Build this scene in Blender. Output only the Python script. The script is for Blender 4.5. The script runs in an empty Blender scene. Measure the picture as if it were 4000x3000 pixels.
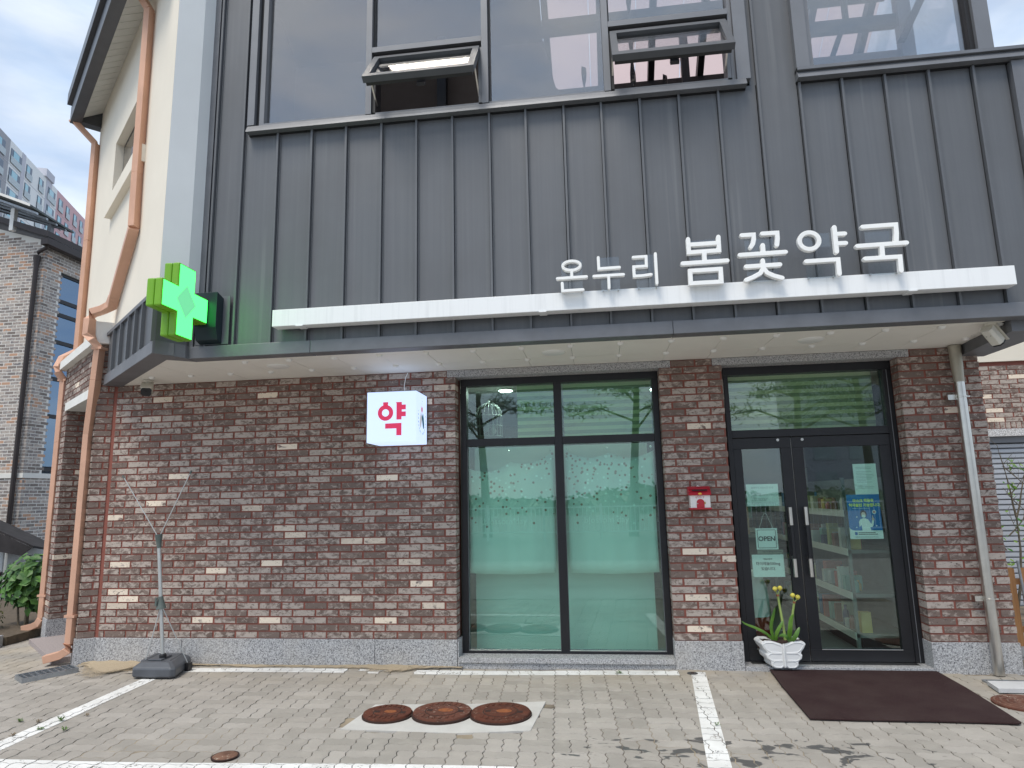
import bpy, math, random
from mathutils import Vector, Matrix
random.seed(11)
R = random.Random(5)
scn = bpy.context.scene
col = scn.collection
PI = math.pi

# ------------------------------------------------------------------ camera, sky, sun, exposure
cam_d = bpy.data.cameras.new('camera'); cam = bpy.data.objects.new('camera', cam_d); col.objects.link(cam)
cam_d.sensor_width = 36.0; cam_d.lens = 23.19; cam_d.clip_start = 0.05; cam_d.clip_end = 2000
_y, _p, _r = math.radians(7.3017), math.radians(9.7254), math.radians(-1.2522)
fw = Vector((-math.sin(_y)*math.cos(_p), math.cos(_y)*math.cos(_p), math.sin(_p)))
rt = Vector((math.cos(_y), math.sin(_y), 0)); up = rt.cross(fw)
rt2 = rt*math.cos(_r) + up*math.sin(_r); up2 = up*math.cos(_r) - rt*math.sin(_r)
cam.matrix_world = Matrix((( rt2.x, up2.x, -fw.x, 0.0), (rt2.y, up2.y, -fw.y, -6.2232), (rt2.z, up2.z, -fw.z, 1.5138), (0, 0, 0, 1)))
scn.camera = cam
SUN_EL, SUN_AZ = 62.0, 205.0          # azimuth clockwise from +Y
w = bpy.data.worlds.new('World'); scn.world = w; w.use_nodes = True
nt = w.node_tree; nt.nodes.clear()
wo = nt.nodes.new('ShaderNodeOutputWorld'); bg = nt.nodes.new('ShaderNodeBackground')
sky = nt.nodes.new('ShaderNodeTexSky'); sky.sky_type = 'NISHITA'; sky.sun_disc = False
sky.sun_elevation = math.radians(SUN_EL); sky.sun_rotation = math.radians(SUN_AZ); sky.air_density = 1.0; sky.dust_density = 1.2
tc = nt.nodes.new('ShaderNodeTexCoord'); mp = nt.nodes.new('ShaderNodeMapping'); mp.inputs['Scale'].default_value = (1.6, 1.6, 5.0)
mp.inputs['Rotation'].default_value = (0.25, 0.35, 0.6)
no = nt.nodes.new('ShaderNodeTexNoise'); no.inputs['Scale'].default_value = 1.5; no.inputs['Detail'].default_value = 7; no.inputs['Roughness'].default_value = 0.55
rp = nt.nodes.new('ShaderNodeValToRGB'); rp.color_ramp.elements[0].position = 0.32; rp.color_ramp.elements[1].position = 0.68
rp.color_ramp.elements[0].color = (0.50, 0.50, 0.50, 1); rp.color_ramp.elements[1].color = (0.97, 0.97, 0.97, 1)
mx = nt.nodes.new('ShaderNodeMix'); mx.data_type = 'RGBA'
SKY_STRENGTH = 0.13
n2 = nt.nodes.new('ShaderNodeTexNoise'); n2.inputs['Scale'].default_value = 2.6; n2.inputs['Detail'].default_value = 5
nt.links.new(mp.outputs[0], n2.inputs['Vector'])
r2 = nt.nodes.new('ShaderNodeValToRGB'); r2.color_ramp.elements[0].position = 0.36; r2.color_ramp.elements[1].position = 0.62
r2.color_ramp.elements[0].color = (0.50, 0.655, 0.88, 1); r2.color_ramp.elements[1].color = (0.82, 0.895, 0.985, 1)
sc2 = nt.nodes.new('ShaderNodeMix'); sc2.data_type = 'RGBA'; sc2.blend_type = 'MULTIPLY'; sc2.inputs[0].default_value = 1.0; sc2.inputs[7].default_value = (8.0, 8.0, 8.0, 1)
nt.links.new(n2.outputs['Fac'], r2.inputs[0]); nt.links.new(r2.outputs[0], sc2.inputs[6]); nt.links.new(sc2.outputs[2], mx.inputs[7])
for a, b in ((tc.outputs['Generated'], mp.inputs['Vector']), (mp.outputs[0], no.inputs['Vector']), (no.outputs['Fac'], rp.inputs[0]),
             (rp.outputs[0], mx.inputs[0]), (sky.outputs[0], mx.inputs[6]), (mx.outputs[2], bg.inputs['Color']), (bg.outputs[0], wo.inputs[0])):
    nt.links.new(a, b)
bg.inputs['Strength'].default_value = SKY_STRENGTH
sd = bpy.data.lights.new('sun', 'SUN'); so = bpy.data.objects.new('sun', sd); col.objects.link(so)
sd.energy = 2.1; sd.angle = math.radians(22); sd.color = (1.0, 0.93, 0.82)
_az, _el = math.radians(SUN_AZ), math.radians(SUN_EL)
sdir = Vector((math.sin(_az)*math.cos(_el), math.cos(_az)*math.cos(_el), math.sin(_el)))
so.rotation_euler = sdir.to_track_quat('Z', 'Y').to_euler()
vs = scn.view_settings; vs.view_transform = 'Standard'; vs.look = 'None'; vs.exposure = 0.30; vs.gamma = 1.0; vs.use_curve_mapping = False
scn.cycles.max_bounces = 8; scn.cycles.transparent_max_bounces = 24; scn.cycles.glossy_bounces = 4; scn.cycles.diffuse_bounces = 4
scn.cycles.use_adaptive_sampling = True
try:
    scn.cycles.use_denoising = True
except Exception:
    pass

# ------------------------------------------------------------------ object helpers
ORG = {}
def origin_of(o):
    return ORG.get(o.name, Vector((0, 0, 0)))
def tag(o, label=None, cat=None, group=None, kind=None):
    if label: o['label'] = label
    if cat: o['category'] = cat
    if group: o['group'] = group
    if kind: o['kind'] = kind
    return o
def thing(name, label, cat, loc=(0, 0, 0), group=None):
    o = bpy.data.objects.new(name, None); col.objects.link(o); o.empty_display_size = 0.2
    o.location = loc; ORG[o.name] = Vector(loc)
    return tag(o, label, cat, group)

class MB:
    def __init__(s): s.v = []; s.f = []; s.a = []; s.c = []; s.cur = (0.5, 0.0)
    def face(s, idx): s.f.append(idx); s.a.append(s.cur[0]); s.c.append(s.cur[1])
    def vert(s, p): s.v.append(tuple(p)); return len(s.v)-1
    def poly(s, pts): s.face([s.vert(p) for p in pts]); return s
    def hexa(s, p):      # 8 points: bottom ring 0-3, top ring 4-7
        i = len(s.v); s.v += [tuple(q) for q in p]
        for q in ((0, 3, 2, 1), (4, 5, 6, 7), (0, 1, 5, 4), (1, 2, 6, 5), (2, 3, 7, 6), (3, 0, 4, 7)): s.face([i+k for k in q])
        return s
    def box(s, x0, x1, y0, y1, z0, z1):
        s.hexa([(x0, y0, z0), (x1, y0, z0), (x1, y1, z0), (x0, y1, z0), (x0, y0, z1), (x1, y0, z1), (x1, y1, z1), (x0, y1, z1)]); return s
    def obox(s, o, a, b, c):     # corner o with edge vectors a, b, c
        o, a, b, c = Vector(o), Vector(a), Vector(b), Vector(c)
        s.hexa([o, o+a, o+a+b, o+b, o+c, o+a+c, o+a+b+c, o+b+c]); return s
    def prism(s, pts, ext):      # planar outline extruded by ext
        ext = Vector(ext); n = len(pts); i = len(s.v)
        s.v += [tuple(p) for p in pts] + [tuple(Vector(p)+ext) for p in pts]
        s.face([i+k for k in range(n)][::-1]); s.face([i+n+k for k in range(n)])
        for k in range(n): s.face([i+k, i+(k+1) % n, i+n+(k+1) % n, i+n+k])
        return s
    def tube(s, path, r, n=8, caps=True, upv=(0, 0, 1), rect=None, radii=None, phase=0.0):
        P = [Vector(p) for p in path]; m = len(P); rings = []
        for i in range(m):
            d = (P[min(i+1, m-1)]-P[max(i-1, 0)]).normalized()
            u = Vector(upv)
            if abs(d.dot(u)) > 0.97: u = Vector((1, 0, 0)) if abs(d.x) < 0.9 else Vector((0, 1, 0))
            a = d.cross(u).normalized(); b = a.cross(d).normalized()
            if rect:
                k = 1.0
                if 0 < i < m-1:
                    c = (P[i]-P[i-1]).normalized().dot((P[i+1]-P[i]).normalized()); k = 1/max(0.6, math.sqrt(max(0.01, (1+c)/2)))
                off = [(a*sx*rect[0]+b*sy*rect[1])*(k if abs(c_) else 1) for sx, sy, c_ in ((-1, -1, 1), (1, -1, 1), (1, 1, 1), (-1, 1, 1))]
            else:
                rr = radii[i] if radii else r
                off = [(a*math.cos(2*PI*j/n+phase)+b*math.sin(2*PI*j/n+phase))*rr for j in range(n)]
            base = len(s.v); s.v += [tuple(P[i]+o) for o in off]; rings.append([base+j for j in range(len(off))])
        for i in range(m-1):
            A, B = rings[i], rings[i+1]; q = len(A)
            for j in range(q): s.face([A[j], A[(j+1) % q], B[(j+1) % q], B[j]])
        if caps: s.face(rings[0][::-1]); s.face(rings[-1])
        return s
    def rod(s, a, b, w, h=None, upv=(0, 0, 1)): return s.tube([a, b], 0, rect=(w/2, (h or w)/2), upv=upv)
    def lathe(s, prof, c, n=16, axis='z', sc=(1, 1)):
        rings = []
        for r_, z_ in prof:
            base = len(s.v)
            for j in range(n):
                a = 2*PI*j/n; x, y = r_*math.cos(a)*sc[0], r_*math.sin(a)*sc[1]
                s.v.append({'z': (c[0]+x, c[1]+y, c[2]+z_), 'y': (c[0]+x, c[1]+z_, c[2]+y), 'x': (c[0]+z_, c[1]+x, c[2]+y)}[axis])
            rings.append(base)
        for A, B in zip(rings, rings[1:]):
            for j in range(n): s.face([A+j, A+(j+1) % n, B+(j+1) % n, B+j])
        s.face([rings[0]+j for j in range(n)][::-1]); s.face([rings[-1]+j for j in range(n)])
        return s
    def build(s, name, m, parent=None, smooth=False, bevel=0.0, attrs=False, recalc=True):
        o_ = origin_of(parent) if parent is not None else Vector((0, 0, 0))
        me = bpy.data.meshes.new(name)
        me.from_pydata([(x-o_.x, y-o_.y, z-o_.z) for x, y, z in s.v], [], s.f)
        if attrs:
            for nm, dat in (('rnd', s.a), ('cream', s.c)):
                at = me.attributes.new(nm, 'FLOAT', 'FACE'); at.data.foreach_set('value', dat)
        if recalc:
            import bmesh
            bm = bmesh.new(); bm.from_mesh(me); bmesh.ops.recalc_face_normals(bm, faces=bm.faces); bm.to_mesh(me); bm.free()
        if m is not None: me.materials.append(m)
        if smooth:
            me.polygons.foreach_set('use_smooth', [True]*len(me.polygons))
            try: me.set_sharp_from_angle(angle=math.radians(40))
            except Exception: pass
        o = bpy.data.objects.new(name, me); col.objects.link(o)
        if parent is not None:
            o.parent = parent; ORG[o.name] = o_.copy()
        if bevel:
            b = o.modifiers.new('b', 'BEVEL'); b.width = bevel; b.segments = 2; b.limit_method = 'ANGLE'
        return o

def single(name, mb, m, label, cat, group=None, kind=None, **k):   # a thing that is one mesh
    return tag(mb.build(name, m, None, **k), label, cat, group, kind)
def clip(poly, planes):        # Sutherland-Hodgman, 2D, planes (a,b,c): keep a*x+b*y+c >= 0
    for a, b, c in planes:
        out = []
        for i in range(len(poly)):
            p, q = poly[i], poly[(i+1) % len(poly)]
            dp, dq = a*p[0]+b*p[1]+c, a*q[0]+b*q[1]+c
            if dp >= 0: out.append(p)
            if (dp >= 0) != (dq >= 0):
                t = dp/(dp-dq); out.append((p[0]+t*(q[0]-p[0]), p[1]+t*(q[1]-p[1])))
        poly = out
        if len(poly) < 3: return []
    return poly
def convex_planes(pts):        # CCW polygon -> inward half planes
    pl = []
    for i in range(len(pts)):
        (x0, y0), (x1, y1) = pts[i], pts[(i+1) % len(pts)]
        a, b = -(y1-y0), (x1-x0); pl.append((a, b, -(a*x0+b*y0)))
    return pl
FONT_PARTS = []
def text(name, body, size, m, parent, pos, xdir=(1, 0, 0), zdir=(0, 0, 1), align='CENTER', ext=0.0008, bold=0.0, space=1.0):
    c = bpy.data.curves.new(name, 'FONT'); c.body = body; c.size = size; c.align_x = align; c.align_y = 'CENTER'; c.extrude = ext; c.offset = bold
    c.space_line = space; c.resolution_u = 3
    c.materials.append(m)
    o = bpy.data.objects.new(name, c); col.objects.link(o)
    x, z = Vector(xdir).normalized(), Vector(zdir).normalized(); n = x.cross(z)
    o_ = origin_of(parent); p = Vector(pos)-o_
    o.matrix_world = Matrix(((x.x, z.x, n.x, p.x), (x.y, z.y, n.y, p.y), (x.z, z.z, n.z, p.z), (0, 0, 0, 1)))
    o.parent = parent; FONT_PARTS.append(o)
    return o

# ------------------------------------------------------------------ material helpers
class Mat:
    def __init__(s, name, color=(0.5, 0.5, 0.5), rough=0.6, metal=0.0, spec=0.5, emit=None, estr=0.0):
        s.m = bpy.data.materials.new(name); s.m.use_nodes = True; s.nt = s.m.node_tree
        s.b = s.nt.nodes['Principled BSDF']; s.out = s.nt.nodes['Material Output']
        s.b.inputs['Base Color'].default_value = (*color, 1); s.b.inputs['Roughness'].default_value = rough
        s.b.inputs['Metallic'].default_value = metal; s.b.inputs['Specular IOR Level'].default_value = spec
        if emit: s.b.inputs['Emission Color'].default_value = (*emit, 1); s.b.inputs['Emission Strength'].default_value = estr
        s._pos = None
    def n(s, t, **k):
        nd = s.nt.nodes.new(t)
        for key, v in k.items():
            if hasattr(nd, key) and key not in nd.inputs: setattr(nd, key, v)
            else:
                if hasattr(v, 'is_linked') or isinstance(v, bpy.types.NodeSocket): s.nt.links.new(v, nd.inputs[key])
                else: nd.inputs[key].default_value = v
        return nd
    def l(s, a, b): s.nt.links.new(a, b)
    def pos(s):
        if s._pos is None: s._pos = s.n('ShaderNodeNewGeometry').outputs['Position']
        return s._pos
    def map(s, scale=(1, 1, 1), loc=(0, 0, 0), rot=(0, 0, 0)):
        m = s.n('ShaderNodeMapping'); s.l(s.pos(), m.inputs[0]); m.inputs['Scale'].default_value = scale; m.inputs['Location'].default_value = loc; m.inputs['Rotation'].default_value = rot
        return m.outputs[0]
    def noise(s, scale=5, detail=4, rough=0.55, vec=None, dist=0.0):
        nd = s.n('ShaderNodeTexNoise'); nd.inputs['Scale'].default_value = scale; nd.inputs['Detail'].default_value = detail
        nd.inputs['Roughness'].default_value = rough; nd.inputs['Distortion'].default_value = dist
        s.l(vec if vec is not None else s.pos(), nd.inputs['Vector']); return nd.outputs['Fac']
    def ramp(s, fac, stops):
        r = s.n('ShaderNodeValToRGB'); s.l(fac, r.inputs[0]); e = r.color_ramp.elements
        while len(e) < len(stops): e.new(0.5)
        for el, (p, c) in zip(e, stops):
            el.position = p; el.color = (*c, 1) if len(c) == 3 else c
        return r.outputs[0]
    def thr(s, fac, lo, hi):
        r = s.n('ShaderNodeMapRange'); r.inputs[1].default_value = lo; r.inputs[2].default_value = hi; s.l(fac, r.inputs[0]); r.clamp = True
        return r.outputs[0]
    def mix(s, fac, a, b, mode='MIX'):
        x = s.n('ShaderNodeMix'); x.data_type = 'RGBA'; x.blend_type = mode
        for sock, v in ((x.inputs[0], fac), (x.inputs[6], a), (x.inputs[7], b)):
            if isinstance(v, bpy.types.NodeSocket): s.l(v, sock)
            elif isinstance(v, (int, float)): sock.default_value = v
            else: sock.default_value = (*v, 1)
        return x.outputs[2]
    def math(s, op, a, b=0.0, c=None):
        x = s.n('ShaderNodeMath'); x.operation = op
        for sock, v in zip(x.inputs, (a, b) if c is None else (a, b, c)):
            if isinstance(v, bpy.types.NodeSocket): s.l(v, sock)
            else: sock.default_value = v
        return x.outputs[0]
    def attr(s, name):
        a = s.n('ShaderNodeAttribute'); a.attribute_name = name; return a.outputs['Fac']
    def color(s, c): s.l(c, s.b.inputs['Base Color']); return s
    def rough(s, c): s.l(c, s.b.inputs['Roughness']); return s
    def bump(s, h, strength=0.4, dist=0.005):
        b = s.n('ShaderNodeBump'); b.inputs['Strength'].default_value = strength; b.inputs['Distance'].default_value = dist; s.l(h, b.inputs['Height']); s.l(b.outputs[0], s.b.inputs['Normal']); return s
def simple(name, color, rough=0.6, metal=0.0, spec=0.5, var=0.12, scale=6.0, bump=0.0, **k):
    m = Mat(name, color, rough, metal, spec, **k)
    f = m.noise(scale, 5); lo = tuple(c*(1-var) for c in color); hi = tuple(min(1, c*(1+var)) for c in color)
    m.color(m.ramp(f, [(0.3, lo), (0.7, hi)]))
    if bump: m.bump(m.noise(scale*12, 3), bump, 0.004)
    return m.m
def glass(name, tint, f0=0.06, rough=0.0, smudge=0.0, refl=(1, 1, 1)):
    m = Mat(name); nt = m.nt; nt.nodes.remove(m.b)
    g = m.n('ShaderNodeNewGeometry'); dt = m.n('ShaderNodeVectorMath'); dt.operation = 'DOT_PRODUCT'
    m.l(g.outputs['Incoming'], dt.inputs[0]); m.l(g.outputs['Normal'], dt.inputs[1])
    c = m.math('ABSOLUTE', dt.outputs['Value']); k = m.math('POWER', m.math('SUBTRACT', 1.0, c), 5.0)
    fac = m.math('MULTIPLY_ADD', k, 1-f0, f0)
    tr = m.n('ShaderNodeBsdfTransparent'); tr.inputs[0].default_value = (*tint, 1)
    gl = m.n('ShaderNodeBsdfGlossy'); gl.inputs['Roughness'].default_value = rough; gl.inputs['Color'].default_value = (*refl, 1)
    if smudge:
        bp = m.n('ShaderNodeBump'); bp.inputs['Strength'].default_value = smudge; bp.inputs['Distance'].default_value = 0.02
        m.l(m.noise(0.9, 2, 0.4), bp.inputs['Height']); m.l(bp.outputs[0], gl.inputs['Normal'])
    mx_ = m.n('ShaderNodeMixShader'); m.l(fac, mx_.inputs[0]); m.l(tr.outputs[0], mx_.inputs[1]); m.l(gl.outputs[0], mx_.inputs[2])
    m.l(mx_.outputs[0], m.out.inputs['Surface']); return m.m

def make_brick(name, base, light, cream, dark, rnd_dark=0.5):
    m = Mat(name, base, 0.9, 0, 0.25)
    r = m.attr('rnd'); cr = m.attr('cream')
    jit = m.n('ShaderNodeCombineXYZ'); m.l(m.math('MULTIPLY', r, 37.0), jit.inputs[0]); m.l(m.math('MULTIPLY', r, 91.0), jit.inputs[2])
    ad = m.n('ShaderNodeVectorMath'); ad.operation = 'ADD'; m.l(m.pos(), ad.inputs[0]); m.l(jit.outputs[0], ad.inputs[1])
    mp_ = m.n('ShaderNodeMapping'); m.l(ad.outputs[0], mp_.inputs[0]); mp_.inputs['Scale'].default_value = (0.62, 0.62, 1.0)
    v = mp_.outputs[0]
    c = m.mix(m.thr(m.noise(7, 3, 0.6, v), 0.35, 0.68), base, dark)
    c = m.mix(m.thr(r, 0.62, 1.0), c, tuple(x*rnd_dark for x in base))
    fl = m.noise(26, 6, 0.68, v, 0.6)
    thr_ = m.math('ADD', fl, m.math('MULTIPLY', m.math('SUBTRACT', 0.62, r), 0.22))
    c = m.mix(m.math('MULTIPLY', m.thr(thr_, 0.48, 0.62), 0.72), c, light)
    ck = m.math('MULTIPLY', m.thr(m.noise(16, 4, 0.6, v, 0.5), 0.36, 0.42), m.thr(cr, 0.2, 0.8))
    c = m.mix(ck, c, cream)
    sp = m.noise(60, 3, 0.6, v, 1.2)
    c = m.mix(m.math('MULTIPLY', m.thr(sp, 0.62, 0.69), 0.85), c, tuple(x*0.35 for x in dark))
    m.color(c); m.bump(m.math('SUBTRACT', m.math('MULTIPLY', fl, 0.6), m.thr(sp, 0.6, 0.7)), 0.55, 0.004)
    return m.m
m_brick = make_brick('old_brick', (0.262, 0.198, 0.170), (0.57, 0.495, 0.435), (0.86, 0.74, 0.60), (0.135, 0.098, 0.083), 0.75)
def make_mortar(name, a, b):
    m = Mat(name, a, 0.95, 0, 0.2); m.color(m.mix(m.noise(9, 5, 0.6), a, b)); m.bump(m.noise(120, 4, 0.6), 0.5, 0.003); return m.m
m_mortar = make_mortar('red_mortar', (0.30, 0.112, 0.085), (0.22, 0.083, 0.066))
def make_granite(name, k=1.0):
    m = Mat(name, (0.5, 0.5, 0.5), 0.75, 0, 0.4)
    f = m.noise(95, 3, 0.75); g = m.noise(55, 2, 0.6, m.map(loc=(7, 3, 1)))
    c = m.ramp(f, [(0.36, (0.075*k, 0.075*k, 0.08*k)), (0.46, (0.36*k, 0.36*k, 0.37*k)), (0.56, (0.5*k, 0.5*k, 0.505*k)), (0.7, (0.72*k, 0.72*k, 0.72*k))])
    c = m.mix(m.thr(g, 0.6, 0.7), c, (0.2*k, 0.2*k, 0.21*k))
    c = m.mix(m.math('MULTIPLY', m.thr(m.noise(2.5, 5), 0.45, 0.8), 0.35), c, (0.52*k, 0.47*k, 0.40*k))
    m.color(c); m.bump(f, 0.25, 0.002); return m.m
m_granite = make_granite('grey_granite'); m_granite_warm = make_granite('flamed_granite_lintel', 0.95)
def make_metal():
    m = Mat('charcoal_cladding', (0.115, 0.12, 0.13), 0.5, 0.25, 0.5)
    v = m.map((38, 38, 0.5)); f = m.noise(1, 4, 0.6, v); g = m.noise(1.2, 4)
    c = m.mix(m.thr(f, 0.35, 0.75), (0.128, 0.134, 0.144), (0.148, 0.153, 0.162)); c = m.mix(m.math('MULTIPLY', m.thr(g, 0.4, 0.75), 0.55), c, (0.108, 0.114, 0.124))
    dr = m.math('MULTIPLY', m.thr(m.noise(1, 3, 0.5, m.map((14, 14, 0.35), (3, 1, 0))), 0.64, 0.72), 0.4)
    c = m.mix(dr, c, (0.20, 0.205, 0.21))
    m.color(c); m.rough(m.ramp(g, [(0.3, (0.42,)*3), (0.7, (0.58,)*3)])); m.bump(m.noise(1.7, 3), 0.16, 0.02); return m.m
m_clad = make_metal()
m_fascia = simple('charcoal_flashing', (0.16, 0.165, 0.178), 0.48, 0.25, var=0.16, scale=3)
def make_white(name, c0, streak, rough=0.45):
    m = Mat(name, c0, rough); f = m.noise(1, 4, 0.6, m.map((30, 30, 1.2)))
    m.color(m.mix(m.math('MULTIPLY', m.thr(f, 0.5, 0.75), 0.6), c0, streak)); return m.m
m_beam = make_white('white_sign_paint', (0.86, 0.87, 0.87), (0.72, 0.73, 0.73))
m_letter = simple('white_letter_acrylic', (0.90, 0.90, 0.88), 0.4, var=0.02)
m_soffit = simple('cream_soffit_board', (0.84, 0.81, 0.745), 0.6, var=0.04, scale=2)
m_cap = simple('white_plastic_cap', (0.82, 0.81, 0.78), 0.4, var=0.03)
m_cream = simple('cream_render', (0.80, 0.74, 0.63), 0.9, var=0.035, scale=1.5, bump=0.12)
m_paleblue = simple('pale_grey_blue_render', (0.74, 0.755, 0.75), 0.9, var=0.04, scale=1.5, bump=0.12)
m_white_stone = simple('white_render_trim', (0.76, 0.75, 0.71), 0.8, var=0.06, scale=4, bump=0.1)
m_black = simple('black_aluminium', (0.018, 0.018, 0.021), 0.42, 0.2, var=0.12, scale=5)
m_upframe = simple('charcoal_window_frame', (0.19, 0.195, 0.208), 0.45, 0.3, var=0.06, scale=4)
m_gasket = simple('black_gasket', (0.012, 0.012, 0.014), 0.5, var=0.1)
m_steel = simple('brushed_steel', (0.62, 0.60, 0.56), 0.28, 1.0, var=0.08, scale=9)
m_copper = simple('copper_painted_pipe', (0.64, 0.375, 0.26), 0.5, 0.15, var=0.10, scale=3.5)
m_greenglass = glass('green_tinted_glass', (0.785, 0.97, 0.91), 0.085, smudge=0.02)
m_doorglass = glass('green_door_glass', (0.83, 0.955, 0.91), 0.085, smudge=0.02)
m_upglass = glass('grey_reflective_glass', (0.76, 0.77, 0.79), 0.20, smudge=0.03, refl=(1.0, 0.965, 0.92))
m_sashglass = glass('clear_sash_glass', (0.80, 0.81, 0.82), 0.04)
m_acrylic = glass('clear_acrylic', (0.9, 0.92, 0.93), 0.05)
# ================================================================== the pharmacy building
B = thing('pharmacy_building', 'two storey pharmacy with dark brick ground floor and charcoal metal upper storey', 'building', (0, 3, 0))
ZS = 2.748; GT = 0.24; ROW = 0.066; LEN = 0.2100; JT = 0.0188; PITCH = LEN+JT
C0 = Vector((-3.59, -1.34, 0))
def SW(th, t, o, z):
    a = math.radians(th); return C0+Vector((-math.cos(a), math.sin(a), 0))*t+Vector((-math.sin(a), -math.cos(a), 0))*o+Vector((0, 0, z))
CAMP = Vector((0, -6.22, 1.51))
BRICKS = []
def seg_row(L, header, start=0.0, full=LEN, head=0.0955, jt=JT):
    out = []; s = start
    first = head if header else full
    ln = first
    while s < L-0.02:
        e = min(s+ln, L)
        if e-s > 0.025: out.append((s, e))
        s = e+jt; ln = full
    return out
def lay(part, o, u, nrm, L, r0, r1, par=0, skip=None, deep0=0.0, deep1=0.0, cream=0.04, head=0.0955, full=LEN, darker=0.0, z_base=GT):
    o, u, nrm = Vector(o), Vector(u).normalized(), Vector(nrm).normalized()
    for r in range(r0, r1):
        z0 = z_base+r*ROW+0.007; z1 = z0+0.0525
        for s0, s1 in seg_row(L, (r+par) % 2 == 0, full=full, head=head):
            pieces = [(s0, s1, z0, z1)]
            if skip and z1 > 2.685:
                for l0, l1 in (L1, L2):
                    np_ = []
                    for a, b, za, zb in pieces:
                        xa, xb = (o+u*a).x, (o+u*b).x; sg = u.x
                        i0_, i1_ = sorted(((l0-.008-o.x)/sg, (l1+.008-o.x)/sg))
                        if b <= i0_ or a >= i1_: np_.append((a, b, za, zb))
                        else:
                            if a < i0_-.03: np_.append((a, i0_, za, zb))
                            if b > i1_+.03: np_.append((i1_, b, za, zb))
                    pieces = np_
            for a, b, za, zb in pieces:
                j = lambda k=0.0013: R.uniform(-k, k)
                p = R.uniform(-0.001, 0.003); dep = 0.05
                if s0 < 1e-6 and deep0: dep = deep0
                if abs(s1-L) < 1e-6 and deep1: dep = deep1
                F = [o+u*(a+j())+nrm*(p+j(.0007)), o+u*(b+j())+nrm*(p+j(.0007))]
                Bk = [o+u*b-nrm*dep, o+u*a-nrm*dep]
                if s0 < 1e-6 and deep0: Bk[1] = o+u*(a)-nrm*dep
                pts = [(F[0].x, F[0].y, za+j()), (F[1].x, F[1].y, za+j()), (Bk[0].x, Bk[0].y, za), (Bk[1].x, Bk[1].y, za),
                       (F[0].x, F[0].y, zb+j()), (F[1].x, F[1].y, zb+j()), (Bk[0].x, Bk[0].y, zb), (Bk[1].x, Bk[1].y, zb)]
                rnd = R.random()
                if darker and R.random() < darker: rnd = 0.7+0.3*rnd
                cr = R.uniform(0.5, 1) if R.random() < cream*(1.7 if r < 14 else 0.8) else 0.0
                mid = (o+u*(a+b)/2); d = (Vector((mid.x, mid.y, (za+zb)/2))-CAMP).length
                BRICKS.append(((b-a)/d/d, part, pts, rnd, cr))

# front wall, two piers (mortar bodies carry the bricks)
XL, X1, X2, X3, X4, X5 = -4.955, -1.358, 0.595, 1.168, 2.700, 3.373
wall_front = MB().box(-4.99, X1-.004, .005, .25, GT, ZS).build('brick_wall', m_mortar, B)
pier_mid = MB().box(X2+.004, X3-.004, .005, .25, GT, ZS).build('brick_pier', m_mortar, B)
pier_end = MB().box(X4+.004, X5-.004, .005, .30, GT, ZS).build('brick_pier', m_mortar, B)
L1 = (-1.437, 0.703); L2 = (1.083, 2.80)
def lint(a, b, z0, z1):
    lo, hi = min(a.x, b.x), max(a.x, b.x)
    for l0, l1 in (L1, L2):
        if z1 > 2.682 and hi > l0 and lo < l1:
            return None
    return 1
lay(wall_front, (X1, 0, 0), (-1, 0, 0), (0, -1, 0), X1-XL, 0, 38, 0, lint, deep0=.145)
lay(pier_mid, (X2, 0, 0), (1, 0, 0), (0, -1, 0), X3-X2, 0, 38, 1, lint, deep0=.145, deep1=.145)
lay(pier_end, (X4, 0, 0), (1, 0, 0), (0, -1, 0), X5-X4, 0, 38, 1, lint, deep0=.145, deep1=.2)
# side walls of the far left corner
T0 = 2.0; P0 = SW(39.5, T0, 0, 0); Q0 = Vector((-4.975, 0.012, 0)); du = (Q0-P0); LQ = du.length; du.normalize(); nq = Vector((du.y, -du.x, 0))
uS = Vector((-math.cos(math.radians(39.5)), math.sin(math.radians(39.5)), 0)); nS = Vector((-math.sin(math.radians(39.5)), -math.cos(math.radians(39.5)), 0))
mbp = MB(); zt = 3.2
def wedge(mb, a, b, c, d, z0, z1):
    mb.hexa([(*a, z0), (*b, z0), (*c, z0), (*d, z0), (*a, z1), (*b, z1), (*c, z1), (*d, z1)]); return mb
def xy(v): return (v.x, v.y)
pin = 0.005
corner = wedge(MB(), xy(P0-nS*pin-nq*pin), xy(Q0-nq*pin), xy(Q0+Vector((0, .2, 0))), xy(P0+uS*.22-nS*.2), GT, zt).build('brick_pier', m_mortar, B)
lay(corner, P0, du, nq, LQ-.026, 0, 45, 1, None, cream=.03, head=.09, full=LQ-.028, darker=.5)
lay(corner, P0, uS, nS, .2, 0, 45, 0, None, cream=.02, head=.1, full=.2)
side = MB()
def sbox(mb, th, t0, t1, o0, o1, z0, z1):
    wedge(mb, xy(SW(th, t0, o1, 0)), xy(SW(th, t1, o1, 0)), xy(SW(th, t1, o0, 0)), xy(SW(th, t0, o0, 0)), z0, z1); return mb
sidew = sbox(MB(), 39.5, T0+.22, 3.87, -.28, -.005, 2.76, 3.2).build('brick_wall', m_mortar, B)
lay(sidew, SW(39.5, T0+.22, 0, 0), uS, nS, 1.63, 38, 45, 0, None, cream=.03)
farp = sbox(MB(), 39.5, 3.605, 3.86, -.30, -.005, GT, 2.76).build('brick_pier', m_mortar, B)
lay(farp, SW(39.5, 3.6, 0, 0), -nS, -uS, .25, 0, 38, 1, None, cream=.03, head=.12, full=.25, darker=.6)
lay(farp, SW(39.5, 3.6, 0, 0), uS, nS, .26, 0, 38, 0, None, cream=.05, head=.12, full=.26)
BRICKS.sort(key=lambda b: -b[0])
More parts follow.
